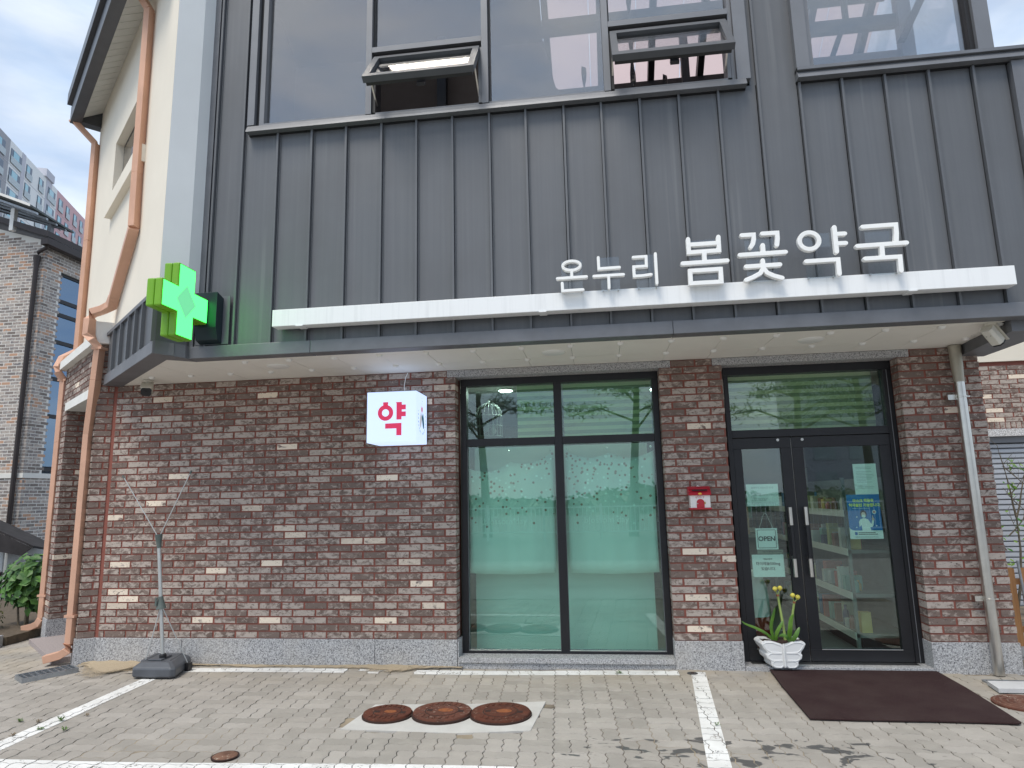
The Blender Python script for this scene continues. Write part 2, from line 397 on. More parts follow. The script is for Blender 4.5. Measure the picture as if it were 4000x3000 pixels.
for _, part, pts, rnd, cr in BRICKS[:300]:
    mb = MB(); mb.cur = (rnd, cr); mb.hexa(pts); mb.build('brick', m_brick, part, attrs=True)
mb = MB()
for _, part, pts, rnd, cr in BRICKS[300:]:
    mb.cur = (rnd, cr); mb.hexa(pts)
tag(mb.build('brick_infill', m_brick, B, attrs=True), kind='stuff')

# granite plinth, lintels, sills
def slab(name, x0, x1, y0, y1, z0, z1, m=m_granite, bev=.003): return MB().box(x0, x1, y0, y1, z0, z1).build(name, m, B, bevel=bev)
for a, b in ((-4.972, -4.062), (-4.058, -2.132), (-2.128, -1.353)): slab('plinth_slab', a, b, -.014, .12, -.06, GT-.001)
slab('plinth_slab', -1.349, -1.338, -.010, .15, -.06, GT-.002)
slab('plinth_slab', X2-.004, X3+.006, -.014, .15, -.06, GT-.001)
slab('plinth_slab', X4-.006, X5+.004, -.014, .30, -.06, GT-.001)
mb = MB(); wedge(mb, xy(P0+nq*.014+nS*.014), xy(Q0+nq*.012), xy(Q0+Vector((0, .1, 0))), xy(P0+uS*.2), -.06, GT-.001); mb.build('plinth_slab', m_granite, B)
sbox(MB(), 39.5, 3.588, 3.868, -.27, .012, -.06, GT-.001).build('plinth_slab', m_granite, B)
slab('window_sill', -1.337, X2-.006, -.03, .17, .045, .088, m_granite_warm)
slab('window_sill', -1.337, X2-.006, -.012, .17, -.06, .0445, m_granite_warm, 0)
slab('door_threshold', X3+.008, X4-.008, -.02, .30, -.06, .034, m_granite_warm)
slab('lintel', L1[0], L1[1], -.012, .24, 2.681, 2.7475, m_granite_warm)
slab('lintel', L2[0], L2[1], -.012, .24, 2.681, 2.7475, m_granite_warm)
# side entrance between the two left piers
sbox(MB(), 39.5, 2.2, 3.6, -.30, .16, -.05, .05).build('door_threshold', simple('pinkish_granite', (.36, .31, .30), .7, var=.2, scale=60), B)
sd_ = sbox(MB(), 39.5, 2.2, 3.6, -.30, -.26, .05, 2.66)
sdo = sd_.build('side_door', m_gasket, B)
sbox(MB(), 39.5, 3.53, 3.595, -.262, -.20, .05, 2.66).build('door_frame', m_black, sdo)
sbox(MB(), 39.5, 2.2, 3.53, -.262, -.20, 2.56, 2.66).build('door_frame', m_black, sdo)
sbox(MB(), 39.5, 3.36, 3.53, -.259, -.235, 1.1, 2.5).build('pane', m_greenglass, sdo)
sbox(MB(), 39.5, 2.1, 3.66, -.29, .015, 2.66, 2.758).build('lintel', m_white_stone, B)
# white ledge and capital above the side brickwork
mb = sbox(MB(), 39.5, 1.98, 3.95, -.2, .075, 3.2, 3.30); mb.build('ledge', m_white_stone, B)
mb = MB(); wedge(mb, xy(P0+nq*.03+nS*.075-uS*.02), xy(Q0+nq*.03), xy(Q0+Vector((0, .1, 0))), xy(P0+uS*.3+nS*.08), 3.19, 3.42); mb.build('ledge_cap', m_white_stone, B)

# ------------------------------------------------------------------ overhang: fascia, soffit
YF = -1.09; YC = -1.03
sof_poly = [(-3.46, -.95), (3.118, -.95), (3.22, .03), (-4.98, .03), (-5.02, -.12), (-3.62, -1.2)]
ys = [-1.3, -.84, -.365, .1]
xs = [-5.2]+[-1.016+.412*k for k in range(-9, 11)]+[3.5]
convs = convex_planes([(-3.46, -.95), (3.118, -.95), (3.22, .03), (-4.98, .03)])
convs2 = convex_planes([(-3.66, -1.18), (-3.46, -.951), (-4.98, .03), (-5.05, -.07)])
for i in range(len(xs)-1):
    for k in range(3):
        g = .0018
        rect = [(xs[i]+g, ys[k]+g), (xs[i+1]-g, ys[k]+g), (xs[i+1]-g, ys[k+1]-g), (xs[i]+g, ys[k+1]-g)]
        for cv in (convs, convs2):
            p = clip(rect, cv)
            if len(p) >= 3:
                area = abs(sum(p[q][0]*p[(q+1) % len(p)][1]-p[(q+1) % len(p)][0]*p[q][1] for q in range(len(p))))/2
                if area > .002:
                    dz = R.uniform(-.0012, .0012)
                    MB().prism([(x, y, ZS+.002+dz) for x, y in p], (0, 0, .012)).build('soffit_panel', m_soffit, B)
MB().prism([(x, y, ZS+.022) for x, y in sof_poly], (0, 0, .02)).build('soffit_backing', m_gasket, B)
capmb = MB().lathe([(.004, -.013), (.016, -.011), (.024, -.003), (.025, .002)], (0, 0, 0), 12)
cap_me = None
for y_ in (-.84, -.365):
    for x_ in xs[1:-1]:
        if x_ < -3.45 and y_ < -.6: continue
        if x_ < -4.45: continue
        if cap_me is None:
            cobj = MB().lathe([(.004, -.020), (.018, -.017), (.028, -.005), (.029, .002)], (x_, y_, ZS), 12).build('fixing_cap', m_cap, B, smooth=True); cap_me = cobj; cap_at = (x_, y_)
        else:
            c = cap_me.copy(); col.objects.link(c); c.parent = B; c.location = (x_-cap_at[0], y_-cap_at[1], 0)
for x_ in (-2.885, -.35, 1.79):
    MB().lathe([(.02, -.012), (.088, -.012), (.100, -.004), (.102, .006)], (x_, -.60, ZS), 28).build('downlight_cover', m_cap, B, smooth=True)
for a, b in ((-3.468, -2.36), (-2.357, .62), (.623, 3.45)):
    MB().box(a, b, YF, -.952, 2.742, 2.848).build('fascia', m_fascia, B, bevel=.004)
mb = MB(); wedge(mb, (3.122, -.951), (3.45, -.951), (3.45, .05), (3.226, .05), 2.662, 2.848); mb.build('fascia', m_fascia, B)
TB = 41.0
sbox(MB(), TB, -.0, 1.92, -.15, .02, 2.742, 2.85).build('fascia', m_fascia, B, bevel=.004)
mb = MB(); wedge(mb, (-3.575, -1.36), (-3.452, -1.135), (-3.452, -.96), (-3.70, -1.14), 2.740, 2.851); mb.build('fascia', m_fascia, B)
# side band of standing seam panels
tt = [0.02, .40, .66, .93, 1.25, 1.57, 1.9]
for a, b in zip(tt, tt[1:]):
    sbox(MB(), TB, a+.002, b-.002, -.03, 0, 2.852, 3.27).build('cladding_panel', m_clad, B)
    sbox(MB(), TB, a-.012, a+.012, -.02, .032, 2.852, 3.262).build('seam_rib', m_clad, B)
sbox(MB(), TB, -.01, 1.93, -.03, .025, 3.27, 3.305).build('cap_flashing', m_fascia, B)
RA, RB_ = Vector((-3.587, -1.343, 0)), Vector((-3.467, -1.10, 0))
mb = MB(); wedge(mb, xy(RA), xy(RB_), (-3.43, -.9), (-3.65, -1.15), 2.852, 3.27); mb.build('cladding_panel', m_clad, B)
mb = MB(); wedge(mb, (-3.60, -1.36), (-3.458, -1.085), (-3.43, -.9), (-3.65, -1.15), 3.27, 3.30); mb.build('cap_flashing', m_fascia, B)

# ------------------------------------------------------------------ metal front, seams and flashings
ZT = 7.35
seams1 = [-2.738+.3208*k for k in range(13)]; seams2 = [1.754, 2.082, 2.41, 2.738, 3.066]
edges = [-3.455, -3.335, -3.07]+seams1+[1.43, 1.754]+seams2[1:]+[3.335]
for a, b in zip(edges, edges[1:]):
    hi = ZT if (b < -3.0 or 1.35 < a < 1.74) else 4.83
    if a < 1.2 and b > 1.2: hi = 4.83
    MB().box(a+.002, b-.014, YC+R.uniform(-.0015, .0015), YC+.03, 2.84, hi).build('cladding_panel', m_clad, B)  # gap left of each seam widened to draw its dark shadow line
MB().box(-3.0, -2.98, YC, YC+.03, 4.83, ZT).build('cladding_panel', m_clad, B)
MB().box(1.375, 1.428, YC+.001, YC+.03, 4.83, ZT).build('cladding_panel', m_clad, B)
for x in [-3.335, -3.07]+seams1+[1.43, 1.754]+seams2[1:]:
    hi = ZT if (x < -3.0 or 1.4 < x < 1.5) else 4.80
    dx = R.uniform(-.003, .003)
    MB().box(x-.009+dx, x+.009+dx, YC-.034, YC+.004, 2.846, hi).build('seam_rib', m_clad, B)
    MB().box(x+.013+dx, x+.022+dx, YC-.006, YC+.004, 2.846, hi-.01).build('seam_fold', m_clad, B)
for x0, x1, d in ((-3.475, -3.43, .045), (-3.425, -3.36, .028)):
    MB().box(x0, x1, YC-d, YC+.02, 2.85, ZT).build('corner_flashing', m_fascia, B)
MB().box(3.335, 3.44, YC-.05, YC+.9, 2.84, 4.80).build('corner_flashing', m_fascia, B)
# body behind the skin, so that no light leaks through
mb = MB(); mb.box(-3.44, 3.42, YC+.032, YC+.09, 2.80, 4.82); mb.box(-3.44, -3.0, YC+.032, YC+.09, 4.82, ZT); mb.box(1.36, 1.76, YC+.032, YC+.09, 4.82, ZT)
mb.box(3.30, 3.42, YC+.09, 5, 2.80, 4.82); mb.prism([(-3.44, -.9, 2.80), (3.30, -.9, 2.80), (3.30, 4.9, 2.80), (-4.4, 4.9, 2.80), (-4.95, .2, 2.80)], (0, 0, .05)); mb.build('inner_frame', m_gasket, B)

# ------------------------------------------------------------------ upper windows
def frame_bar(parent, x0, x1, z0, z1, y0=-1.075, y1=-.98, name='frame', m=None): return MB().box(x0, x1, y0, y1, z0, z1).build(name, m or m_upframe, parent)
def upper_window(x0, x1, zb, name, lab):
    s = MB().prism([(x0, YC-.085, zb-.005), (x0, YC-.078, zb+.02), (x0, YC-.055, zb+.062), (x0, YC-.0, zb+.075), (x0, YC+.03, zb+.075), (x0, YC+.03, zb-.005)], (x1-x0, 0, 0)).build('window_sill', m_fascia, B); return s
# big window
W1 = MB().box(-2.978, 1.30, -.962, -.93, ZT-.14, ZT).build('window', m_upframe, B)
upper_window(-3.02, 1.335, 4.805, '', '')
MB().box(-3.02, 1.335, YC-.02, YC+.01, 4.79, 4.806).build('sill_shade_strip', m_gasket, B)  # black strip standing in for the shade under the sill
ZB = 4.885
frame_bar(W1, -3.03, -2.965, ZB, ZT); frame_bar(W1, -2.965, -2.93, ZB, ZT, -1.03, -.9, 'gasket', m_gasket); frame_bar(W1, -2.93, -2.885, ZB, ZT, -1.05)
frame_bar(W1, 1.268, 1.375, ZB-.02, ZT, -1.085); frame_bar(W1, 1.235, 1.266, ZB, ZT, -1.055)
for a, b in ((-1.92, -1.868), (-.868, -.812), (.185, .238)):
    frame_bar(W1, a, b, ZB, ZT, -1.072)
    frame_bar(W1, b+.001, b+.014, ZB, ZT, -1.03, -.95, 'gasket', m_gasket)
for a, b in ((-1.866, -.87), (.24, 1.234)):
    frame_bar(W1, a, b, 5.487, 5.538, -1.07)
    frame_bar(W1, a, b, 5.44, 5.4865, -1.01, -.9, 'gasket', m_gasket)
    frame_bar(W1, a, a+.03, ZB, 5.44, -1.05, -.9, 'gasket', m_gasket); frame_bar(W1, b-.03, b, ZB, 5.44, -1.05, -.9)
frame_bar(W1, -2.885, 1.266, ZB-.012, ZB+.02, -1.05)
def pane(parent, x0, x1, z0, z1, y, m, name='pane', th=.008): return MB().box(x0, x1, y, y+th, z0, z1).build(name, m, parent)
pane(W1, -2.89, -1.915, ZB, ZT, -1.0, m_upglass); pane(W1, -1.87, -.86, 5.53, ZT, -1.0, m_upglass)
pane(W1, -.815, .19, ZB, ZT, -1.0, m_upglass); pane(W1, .235, 1.24, 5.53, ZT, -1.0, m_upglass)
m_sash = simple('dark_sash_metal', (.085, .09, .10), .5, .3, var=.06)
# two awning sashes pushed out at the bottom
def sash(x0, x1, ob):
    ztp, zbt = 5.42, 4.885; H = .50
    yt = -1.045
    dz = math.sqrt(max(.01, H*H-ob*ob)); a = Vector((0, -ob, -dz)).normalized(); nn = Vector((0, -a.z, a.y)); nn = -nn if nn.y > 0 else nn
    o = Vector((x0, yt, ztp))
    root = MB().obox(o-nn*.02, (x1-x0, 0, 0), a*.055, nn*.055).build('awning_sash', m_sash, B)
    W = x1-x0
    MB().obox(o-nn*.02+a*(H-.06), (W, 0, 0), a*.06, nn*.055).build('rail', m_sash, root)
    MB().obox(o-nn*.02+a*.0555, (.055, 0, 0), a*(H-.116), nn*.055).build('stile', m_sash, root)
    MB().obox(o-nn*.02+a*.0555+Vector((W-.055, 0, 0)), (.055, 0, 0), a*(H-.116), nn*.055).build('stile', m_sash, root)
    MB().obox(o-nn*.035+a*.01+Vector((.02, 0, 0)), (W-.04, 0, 0), a*(H-.03), nn*.012).build('gasket', m_gasket, root) if False else None
    for k in (0, 1): MB().obox(o-nn*.05+a*(.01 if k == 0 else H-.045)+Vector((.02, 0, 0)), (W-.04, 0, 0), a*.035, nn*.03).build('gasket', m_gasket, root)
    MB().obox(o+a*.05+Vector((.05, 0, 0)), (W-.1, 0, 0), a*(H-.105), nn*.008).build('pane', m_sashglass, root)
    hx = x0+W*.48; MB().obox(o+a*(H-.02)-nn*.08+Vector((hx-x0, 0, 0)), (.07, 0, 0), a*.05, nn*.03).build('handle', m_black, root)
    for xx in (x0+.01, x1-.02):
        MB().rod((xx, -1.0, 5.0), tuple(o+a*(H*.62)-nn*.03+Vector((xx-x0, 0, 0))), .012).build('stay_arm', m_steel, root)
sash(-1.845, -.885, .30); sash(.25, 1.215, .27)
# right window: glazed corner
W2 = MB().box(1.84, 3.2, -.962, -.93, ZT-.14, ZT).build('window', m_upframe, B)
s2 = upper_window(1.735, 3.445, 4.815, '', ''); MB().box(1.735, 3.34, YC-.02, YC+.01, 4.80, 4.8155).build('sill_shade_strip', m_gasket, B)  # its black strip draws the shade below this sill too
MB().box(1.735, 3.445, YC-.083, YC+.035, 4.878, 4.905).build('cap_flashing', m_fascia, B)
frame_bar(W2, 1.735, 1.838, 4.885, ZT, -1.10); frame_bar(W2, 1.839, 1.885, 4.89, ZT, -1.05); frame_bar(W2, 3.085, 3.12, 4.90, ZT, -1.04, -.9, 'gasket', m_gasket); frame_bar(W2, 3.12, 3.235, 4.90, ZT, -1.075)
frame_bar(W2, 1.886, 3.086, 4.895, 4.94, -1.05)
pane(W2, 1.88, 3.09, 4.935, ZT, -1.0, m_upglass)
MB().box(3.215, 3.223, -.93, 1.2, 4.95, ZT).build('pane', m_acrylic, W2)
for z0, z1 in ((4.88, 4.95),): MB().box(3.15, 3.235, -.93, 1.3, z0, z1).build('frame', m_upframe, W2)
# loft seen through the panes: beige wall, roof sheets, dark rafters
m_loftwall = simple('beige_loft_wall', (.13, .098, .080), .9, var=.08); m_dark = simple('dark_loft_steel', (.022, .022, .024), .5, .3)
m_loftfloor = simple('dark_loft_floor', (.05, .045, .04), .8)
m_pink = Mat('pink_translucent_sheet', (.8, .56, .52), .5)
tr = m_pink.n('ShaderNodeBsdfTranslucent'); tr.inputs[0].default_value = (.80, .69, .665, 1)
tp = m_pink.n('ShaderNodeBsdfTransparent'); tp.inputs[0].default_value = (.86, .76, .735, 1)
ms = m_pink.n('ShaderNodeMixShader'); ms.inputs[0].default_value = .45; m_pink.l(tr.outputs[0], ms.inputs[1]); m_pink.l(tp.outputs[0], ms.inputs[2]); m_pink.l(ms.outputs[0], m_pink.out.inputs['Surface']); m_pink = m_pink.m
loft = MB().box(-3.4, 3.2, -.9, 4.6, 4.70, 4.76).build('loft_floor', m_loftfloor, B)
MB().prism([(-3.4, .55, 4.76), (.95, .55, 4.76), (-.30, .55, 6.05), (-.42, .55, 6.64), (-3.4, .55, 6.64)], (0, .06, 0)).build('loft_wall', m_loftwall, B)
MB().box(-3.44, -3.40, -.93, .6, 4.76, 7.3).build('loft_wall', m_loftwall, B)
MB().box(-1.62, -1.52, .36, .46, 4.76, 6.7).build('post', m_dark, B)
def rz(y): return 5.60+(2.2-y)*.667
def slope(mb, x0, x1, ya, yb, dz0, dz1):
    mb.hexa([(x0, ya, rz(ya)+dz0), (x1, ya, rz(ya)+dz0), (x1, yb, rz(yb)+dz0), (x0, yb, rz(yb)+dz0), (x0, ya, rz(ya)+dz1), (x1, ya, rz(ya)+dz1), (x1, yb, rz(yb)+dz1), (x0, yb, rz(yb)+dz1)]); return mb
slope(MB(), -3.44, -.43, -.93, 2.4, 0, .03).build('loft_ceiling', m_gasket, B)
for k in range(7): slope(MB(), -.42+k*.52+.004, -.42+k*.52+.516, -.93, 2.4, 0, .01).build('roof_sheet', m_pink, B)
for x in (-.38, .22, .80, 1.36, 1.95, 2.50, 3.10): slope(MB(), x-.035, x+.035, -.92, 2.35, -.15, -.004).build('rafter', m_dark, B)
for y in (-.45, .35, 1.0, 1.65): slope(MB(), -.42, 3.18, y-.05, y+.05, -.24, -.152).build('beam', m_dark, B)
for x, y in ((.02, .75), (.52, .1), (.95, .9)):      # twisted hanger bars
    mb = MB(); n_ = 22; zt_ = rz(y)-.16
    for i in range(n_):
        a0 = i*.6; z0 = 4.8+i*(zt_-4.8)/n_; z1 = 4.8+(i+1)*(zt_-4.8)/n_
        c0, s0, c1, s1 = math.cos(a0)*.026, math.sin(a0)*.026, math.cos(a0+.6)*.026, math.sin(a0+.6)*.026
        mb.hexa([(x-c0, y-s0, z0), (x+c0, y+s0, z0), (x+c0+.008, y+s0+.008, z0), (x-c0+.008, y-s0+.008, z0), (x-c1, y-s1, z1), (x+c1, y+s1, z1), (x+c1+.008, y+s1+.008, z1), (x-c1+.008, y-s1+.008, z1)])
    mb.build('twisted_bar', m_dark, B)
for x, y in ((.30, .95), (.68, 1.2), (1.12, .5)): MB().box(x-.04, x+.04, y-.04, y+.04, 4.76, rz(y)-.15).build('post', m_dark, B)
MB().box(3.08, 3.20, -.04, .06, 4.76, rz(0)-.15).build('post', m_upframe, B)
MB().box(1.6, 3.079, 0, .07, 5.99, 6.115).build('beam', m_dark, B); MB().box(1.6, 3.079, .0, .07, 4.9, 5.72).build('loft_wall', m_loftwall, B); MB().box(2.60, 2.645, .0, .05, 6.116, 6.9).build('post', m_dark, B); MB().obox((2.43, .0, 5.721), (.05, 0, 0), (0, .05, 0), (.11, 0, .268)).build('brace', m_dark, B)
MB().obox((3.02, -.12, 5.75), (.07, 0, 0), (0, .07, 0), (.42, 0, .8)).build('brace', m_dark, B)

# ------------------------------------------------------------------ cream upper wall over the side street, eaves
U = 42.0
def sq(mb, pts): mb.poly(pts); return mb
ta, tb, za, zb_ = 1.25, 2.80, 5.06, 5.87
mb = MB()
def uw(t0, t1, z0, z1): sbox(mb, U, t0, t1, -.22, 0, z0, z1)
uw(-.0, ta, 3.29, 7.6); uw(tb, 4.22, 3.29, 7.6); uw(ta, tb, 3.29, za); uw(ta, tb, zb_, 7.6)
cream = mb.build('upper_wall', m_cream, B)
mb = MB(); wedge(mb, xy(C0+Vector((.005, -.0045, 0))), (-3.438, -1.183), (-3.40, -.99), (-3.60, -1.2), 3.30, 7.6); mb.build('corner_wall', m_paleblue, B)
win = sbox(MB(), U, ta, tb, -.115, -.09, za, zb_).build('side_window', m_black, B)
sbox(MB(), U, ta+.08, (ta+tb)/2-.02, -.095, -.082, za+.07, zb_-.07).build('pane', m_upglass, win); sbox(MB(), U, (ta+tb)/2+.02, tb-.08, -.095, -.082, za+.07, zb_-.07).build('pane', m_upglass, win)
sbox(MB(), U, .98, 2.72, -.02, .07, 4.86, 5.04).build('window_sill', m_cream, B)
# eaves: sloping soffit boards, gutter box, roof edge
m_dkgut = simple('dark_gutter', (.085, .09, .10), .4, .3, var=.1); m_board = simple('white_eave_board', (.66, .66, .63), .6, var=.05)
nb = 26
for i in range(nb):
    t0 = .3+i*(4.15-.3)/nb; t1 = t0+(4.15-.3)/nb-.008
    mb = MB(); A_, B1 = SW(U, t0, .0, 6.93), SW(U, t1, .0, 6.93); D_, E_ = SW(U, t0, .24, 6.765), SW(U, t1, .24, 6.765)
    mb.hexa([A_, B1, E_, D_, A_+Vector((0, 0, .02)), B1+Vector((0, 0, .02)), E_+Vector((0, 0, .02)), D_+Vector((0, 0, .02))]); mb.build('soffit_board', m_board, B)
sbox(MB(), U, .2, 4.25, .235, .36, 6.70, 6.93).build('gutter', m_dkgut, B)
sbox(MB(), U, .2, 4.25, .30, .41, 6.955, 7.12).build('roof_edge', m_dkgut, B)
sbox(MB(), U, .2, 4.22, -.2, .30, 6.955, 7.10).build('roof', m_gasket, B)
sbox(MB(), U, 4.16, 4.30, -.1, .235, 6.72, 6.95).build('gutter', m_dkgut, B)
# main mass of the building behind (blocks light, seen only from the side)
m_plain = simple('plain_render', (.55, .52, .47), .9)
mb = MB(); mb.box(-3.4, 3.35, 5.0, 5.1, 0, 7.0); mb.box(3.25, 3.36, .32, 5.0, 0, 2.8); mb.build('rear_wall', m_plain, B)
# ------------------------------------------------------------------ shop window
def bars(parent, lst, y0, y1, m, name='frame'):
    for x0, x1, z0, z1 in lst: MB().box(x0, x1, y0, y1, z0, z1).build(name, m, parent, bevel=.002)
SWN = MB().box(-1.334, .594, .15, .26, 2.612, 2.680).build('shop_window', m_black, B)
bars(SWN, [(-1.334, -1.278, .088, 2.6115), (.537, .592, .088, 2.6115), (-1.2775, .5365, .088, .108)], .15, .26, m_black)
bars(SWN, [(-.412, -.338, .1085, 2.6115)], .148, .24, m_black, 'mullion')
bars(SWN, [(-1.2775, -.4125, 2.01, 2.082), (-.3375, .5365, 2.01, 2.082)], .152, .24, m_black, 'transom')
for x0, x1 in ((-1.2775, -.4125), (-.3375, .5365)):
    pane(SWN, x0, x1, .1085, 2.0095, .19, m_greenglass); pane(SWN, x0, x1, 2.0825, 2.6115, .19, m_greenglass)
    bars(SWN, [(x0, x1, .1085, .116)], .165, .189, m_steel, 'bead')
    bars(SWN, [(x0, x0+.006, .1165, 2.0), (x1-.006, x1, .1165, 2.0)], .168, .189, m_upframe, 'bead')
# ------------------------------------------------------------------ entrance
DF = MB().box(1.205, 2.70, .15, .26, 2.606, 2.680).build('door_frame', m_black, B)
bars(DF, [(1.203, 1.246, .034, 2.6055), (2.625, 2.698, .034, 2.6055)], .15, .26, m_black)
bars(DF, [(1.2465, 2.6245, 2.012, 2.082)], .15, .26, m_black, 'transom')
bars(DF, [(2.655, 2.662, .04, 2.6)], .146, .15, m_upframe, 'gasket')
pane(DF, 1.2465, 2.6245, 2.0825, 2.6055, .195, m_doorglass)
def leaf(x0, x1, gx0, gx1, hx):
    zb0, zt0, g0, g1 = .042, 2.006, .140, 1.908
    d = MB().box(x0, x1, .158, .205, g1, zt0).build('door', m_black, B, bevel=.002)
    bars(d, [(x0, x1, zb0, g0)], .158, .205, m_black, 'rail'); bars(d, [(x0, gx0, g0+.0005, g1-.0005), (gx1, x1, g0+.0005, g1-.0005)], .158, .205, m_black, 'stile')
    pane(d, gx0, gx1, g0+.0005, g1-.0005, .18, m_doorglass)
    bars(d, [(gx0, gx1, g0-.001, g0+.006)], .15, .1575, m_steel, 'bead')
    h = MB().lathe([(.017, .92), (.017, 1.21)], (hx, .10, 0), 12).build('handle', m_black, d, smooth=True)
    for a, b in ((.762, .918), (1.212, 1.370)):
        MB().lathe([(.018, a), (.018, b)], (hx, .10, 0), 14).build('grip', m_steel, h, smooth=True)
    for z in (.925, 1.205): MB().box(hx-.012, hx+.012, .105, .158, z-.012, z+.012).build('bracket', m_steel, h)
    return d
dl = leaf(1.2475, 1.7635, 1.322, 1.672, 1.690); dr = leaf(1.7715, 2.6235, 1.868, 2.532, 1.824)
MB().lathe([(.013, 0), (.013, .006), (.006, .007)], (1.65, .150, 1.982), 14, 'y').build('bolt_cap', m_steel, dl); MB().lathe([(.013, 0), (.013, .006), (.006, .007)], (1.866, .150, 1.980), 14, 'y').build('bolt_cap', m_steel, dr)
MB().box(1.7637, 1.7713, .176, .19, .045, 2.0).build('brush_strip', m_steel, dr)
MB().box(1.25, 2.62, .06, .15, .034, .040).build('door_track', m_steel, B)
# ------------------------------------------------------------------ shop interior
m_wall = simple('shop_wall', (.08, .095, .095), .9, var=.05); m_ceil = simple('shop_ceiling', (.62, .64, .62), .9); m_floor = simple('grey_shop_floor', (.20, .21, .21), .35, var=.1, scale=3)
MB().box(-4.6, 3.24, .26, 4.9, -.02, .032).build('shop_floor', m_floor, B)
mb = MB(); mb.box(-4.6, 3.24, .26, 4.9, 2.70, 2.76); mb.build('shop_ceiling', m_ceil, B)
mb = MB(); mb.box(-4.6, 3.24, 4.85, 4.9, .03, 2.7); mb.box(-1.62, -1.55, .26, 4.85, .03, 2.7); mb.box(3.2, 3.24, .26, 4.85, .03, 2.7); mb.build('shop_wall', m_wall, B)
m_lamp = Mat('lit_downlight', (1, 1, 1), emit=(1, .98, .92), estr=14.0).m
for i, (x, y) in enumerate(((-1.0, 1.0), (-.12, 1.25), (.62, 1.35), (2.0, 1.9))):  # the last one is added to brighten the shop behind the doors
    t = thing('ceiling_downlight', ('lit round downlight beside the bird cage in the upper left shop window pane', 'faint lit downlight behind the striped blind, left part of the upper right window pane', 'faint lit downlight behind the striped blind, right end of the upper right window pane', 'added downlight brightening the shop behind the entrance doors')[i], 'lamp', (x, y, 2.70), 'downlights in the shop ceiling')
    MB().lathe([(.075, -.012), (.095, -.010), (.10, 0)], (x, y, 2.699), 24).build('trim_ring', m_cap, t, smooth=True)
    MB().lathe([(.001, -.016), (.074, -.016), (.074, -.006)], (x, y, 2.699), 24).build('diffuser', m_lamp, t)
    ld = bpy.data.lights.new('downlight_lamp', 'AREA'); ld.shape = 'DISK'; ld.size = .16; ld.energy = 3.0; ld.color = (1, .97, .9)
    lo = bpy.data.objects.new('downlight_lamp', ld); col.objects.link(lo); lo.location = (0, 0, -.03); lo.parent = t
# ------------------------------------------------------------------ curtains, blinds, cage
m_cloth = Mat('white_blossom_curtain', (.78, .80, .78), .9)
zc = m_cloth.n('ShaderNodeSeparateXYZ'); m_cloth.l(m_cloth.pos(), zc.inputs[0])
zf = m_cloth.thr(zc.outputs[2], 1.15, 1.95)
vo = m_cloth.n('ShaderNodeTexVoronoi'); vo.inputs['Scale'].default_value = 26; m_cloth.l(m_cloth.map((1, .2, 1)), vo.inputs['Vector'])
vo.inputs['Randomness'].default_value = 1
cell = m_cloth.n('ShaderNodeSeparateColor'); m_cloth.l(vo.outputs['Color'], cell.inputs[0])
on = m_cloth.math('LESS_THAN', cell.outputs[0], m_cloth.math('MULTIPLY', zf, 1.05))
dot = m_cloth.math('MULTIPLY', m_cloth.thr(vo.outputs['Distance'], .36, .30), on)
pet = m_cloth.mix(m_cloth.thr(cell.outputs[1], .45, .5), (.93, .94, .92), (.40, .24, .20))
c = m_cloth.mix(m_cloth.math('MULTIPLY', zf, .55), (.78, .80, .78), (.52, .55, .50)); c = m_cloth.mix(dot, c, pet); m_cloth.color(c); m_cloth = m_cloth.m
m_blind = Mat('white_roll_blind', (.74, .76, .74), .9); f = m_blind.noise(1, 3, .5, m_blind.map((.6, 1, 9)))
m_blind.color(m_blind.mix(m_blind.thr(f, .35, .7), (.76, .78, .76), (.66, .69, .67))); m_blind = m_blind.m
def cloth(x0, x1, zt0, zt1, zb, y, lab):
    mb = MB(); nx, nz = 22, 12; idx = []
    for k in range(nz+1):
        for i in range(nx+1):
            u = i/nx; v = k/nz; x = x0+(x1-x0)*u; sag = (zt0*(1-u)+zt1*u)-.055*abs(math.sin(u*PI*2)) - .02*math.sin(u*PI)
            z = zb+(sag-zb)*v - (.012*math.sin(u*PI) if k == 0 else 0)
            idx.append(mb.vert((x+.004*math.sin(v*5+u*3), y+.010*math.sin(u*9+v*1.5)*(.4+.6*(1-abs(2*v-1)))+.008*math.sin(u*23), z)))
    for k in range(nz):
        for i in range(nx):
            a = k*(nx+1)+i; mb.face([idx[a], idx[a+1], idx[a+nx+2], idx[a+nx+1]])
    o = mb.build('cafe_curtain', m_cloth, None, smooth=True, recalc=False); s = o.modifiers.new('s', 'SOLIDIFY'); s.thickness = .0015
    return tag(o, lab, 'curtain', 'blossom curtains in the shop window')
c1 = cloth(-1.285, -.445, 1.80, 1.95, .792, .30, 'white curtain with a falling blossom print hanging in the left half of the shop window')
c2 = cloth(-.318, .522, 1.95, 1.93, .79, .30, 'white curtain with a falling blossom print hanging in the right half of the shop window')
m_script = simple('pale_script_print', (.95, .95, .93), .9, var=.02)
for p, x in ((c1, -.93), (c2, .05)): text('printed_words', 'blossom day', .085, m_script, p, (x, .285, 1.28))
for p, xx in ((c1, (-.877, -.47)), (c2, (-.30, .08, .50))):
    for x in xx: MB().lathe([(.008, 0), (.012, .008), (.008, .014)], (x, .262, 1.965), 10, 'y').build('hook', m_steel, p)
for x0, x1, lab in ((-1.265, -.44, 'plain white blind behind the lower left shop window pane, below the blossom curtain'), (-.36, .482, 'plain white blind behind the lower right shop window pane, below the blossom curtain')):
    t = thing('roll_blind', lab, 'blind', ((x0+x1)/2, .5, .04), 'lower blinds in the shop window')
    MB().box(x0, x1, .498, .502, .05, 2.02).build('fabric', m_blind, t); MB().box(x0, x1, .490, .51, .04, .055).build('bottom_bar', m_cap, t)
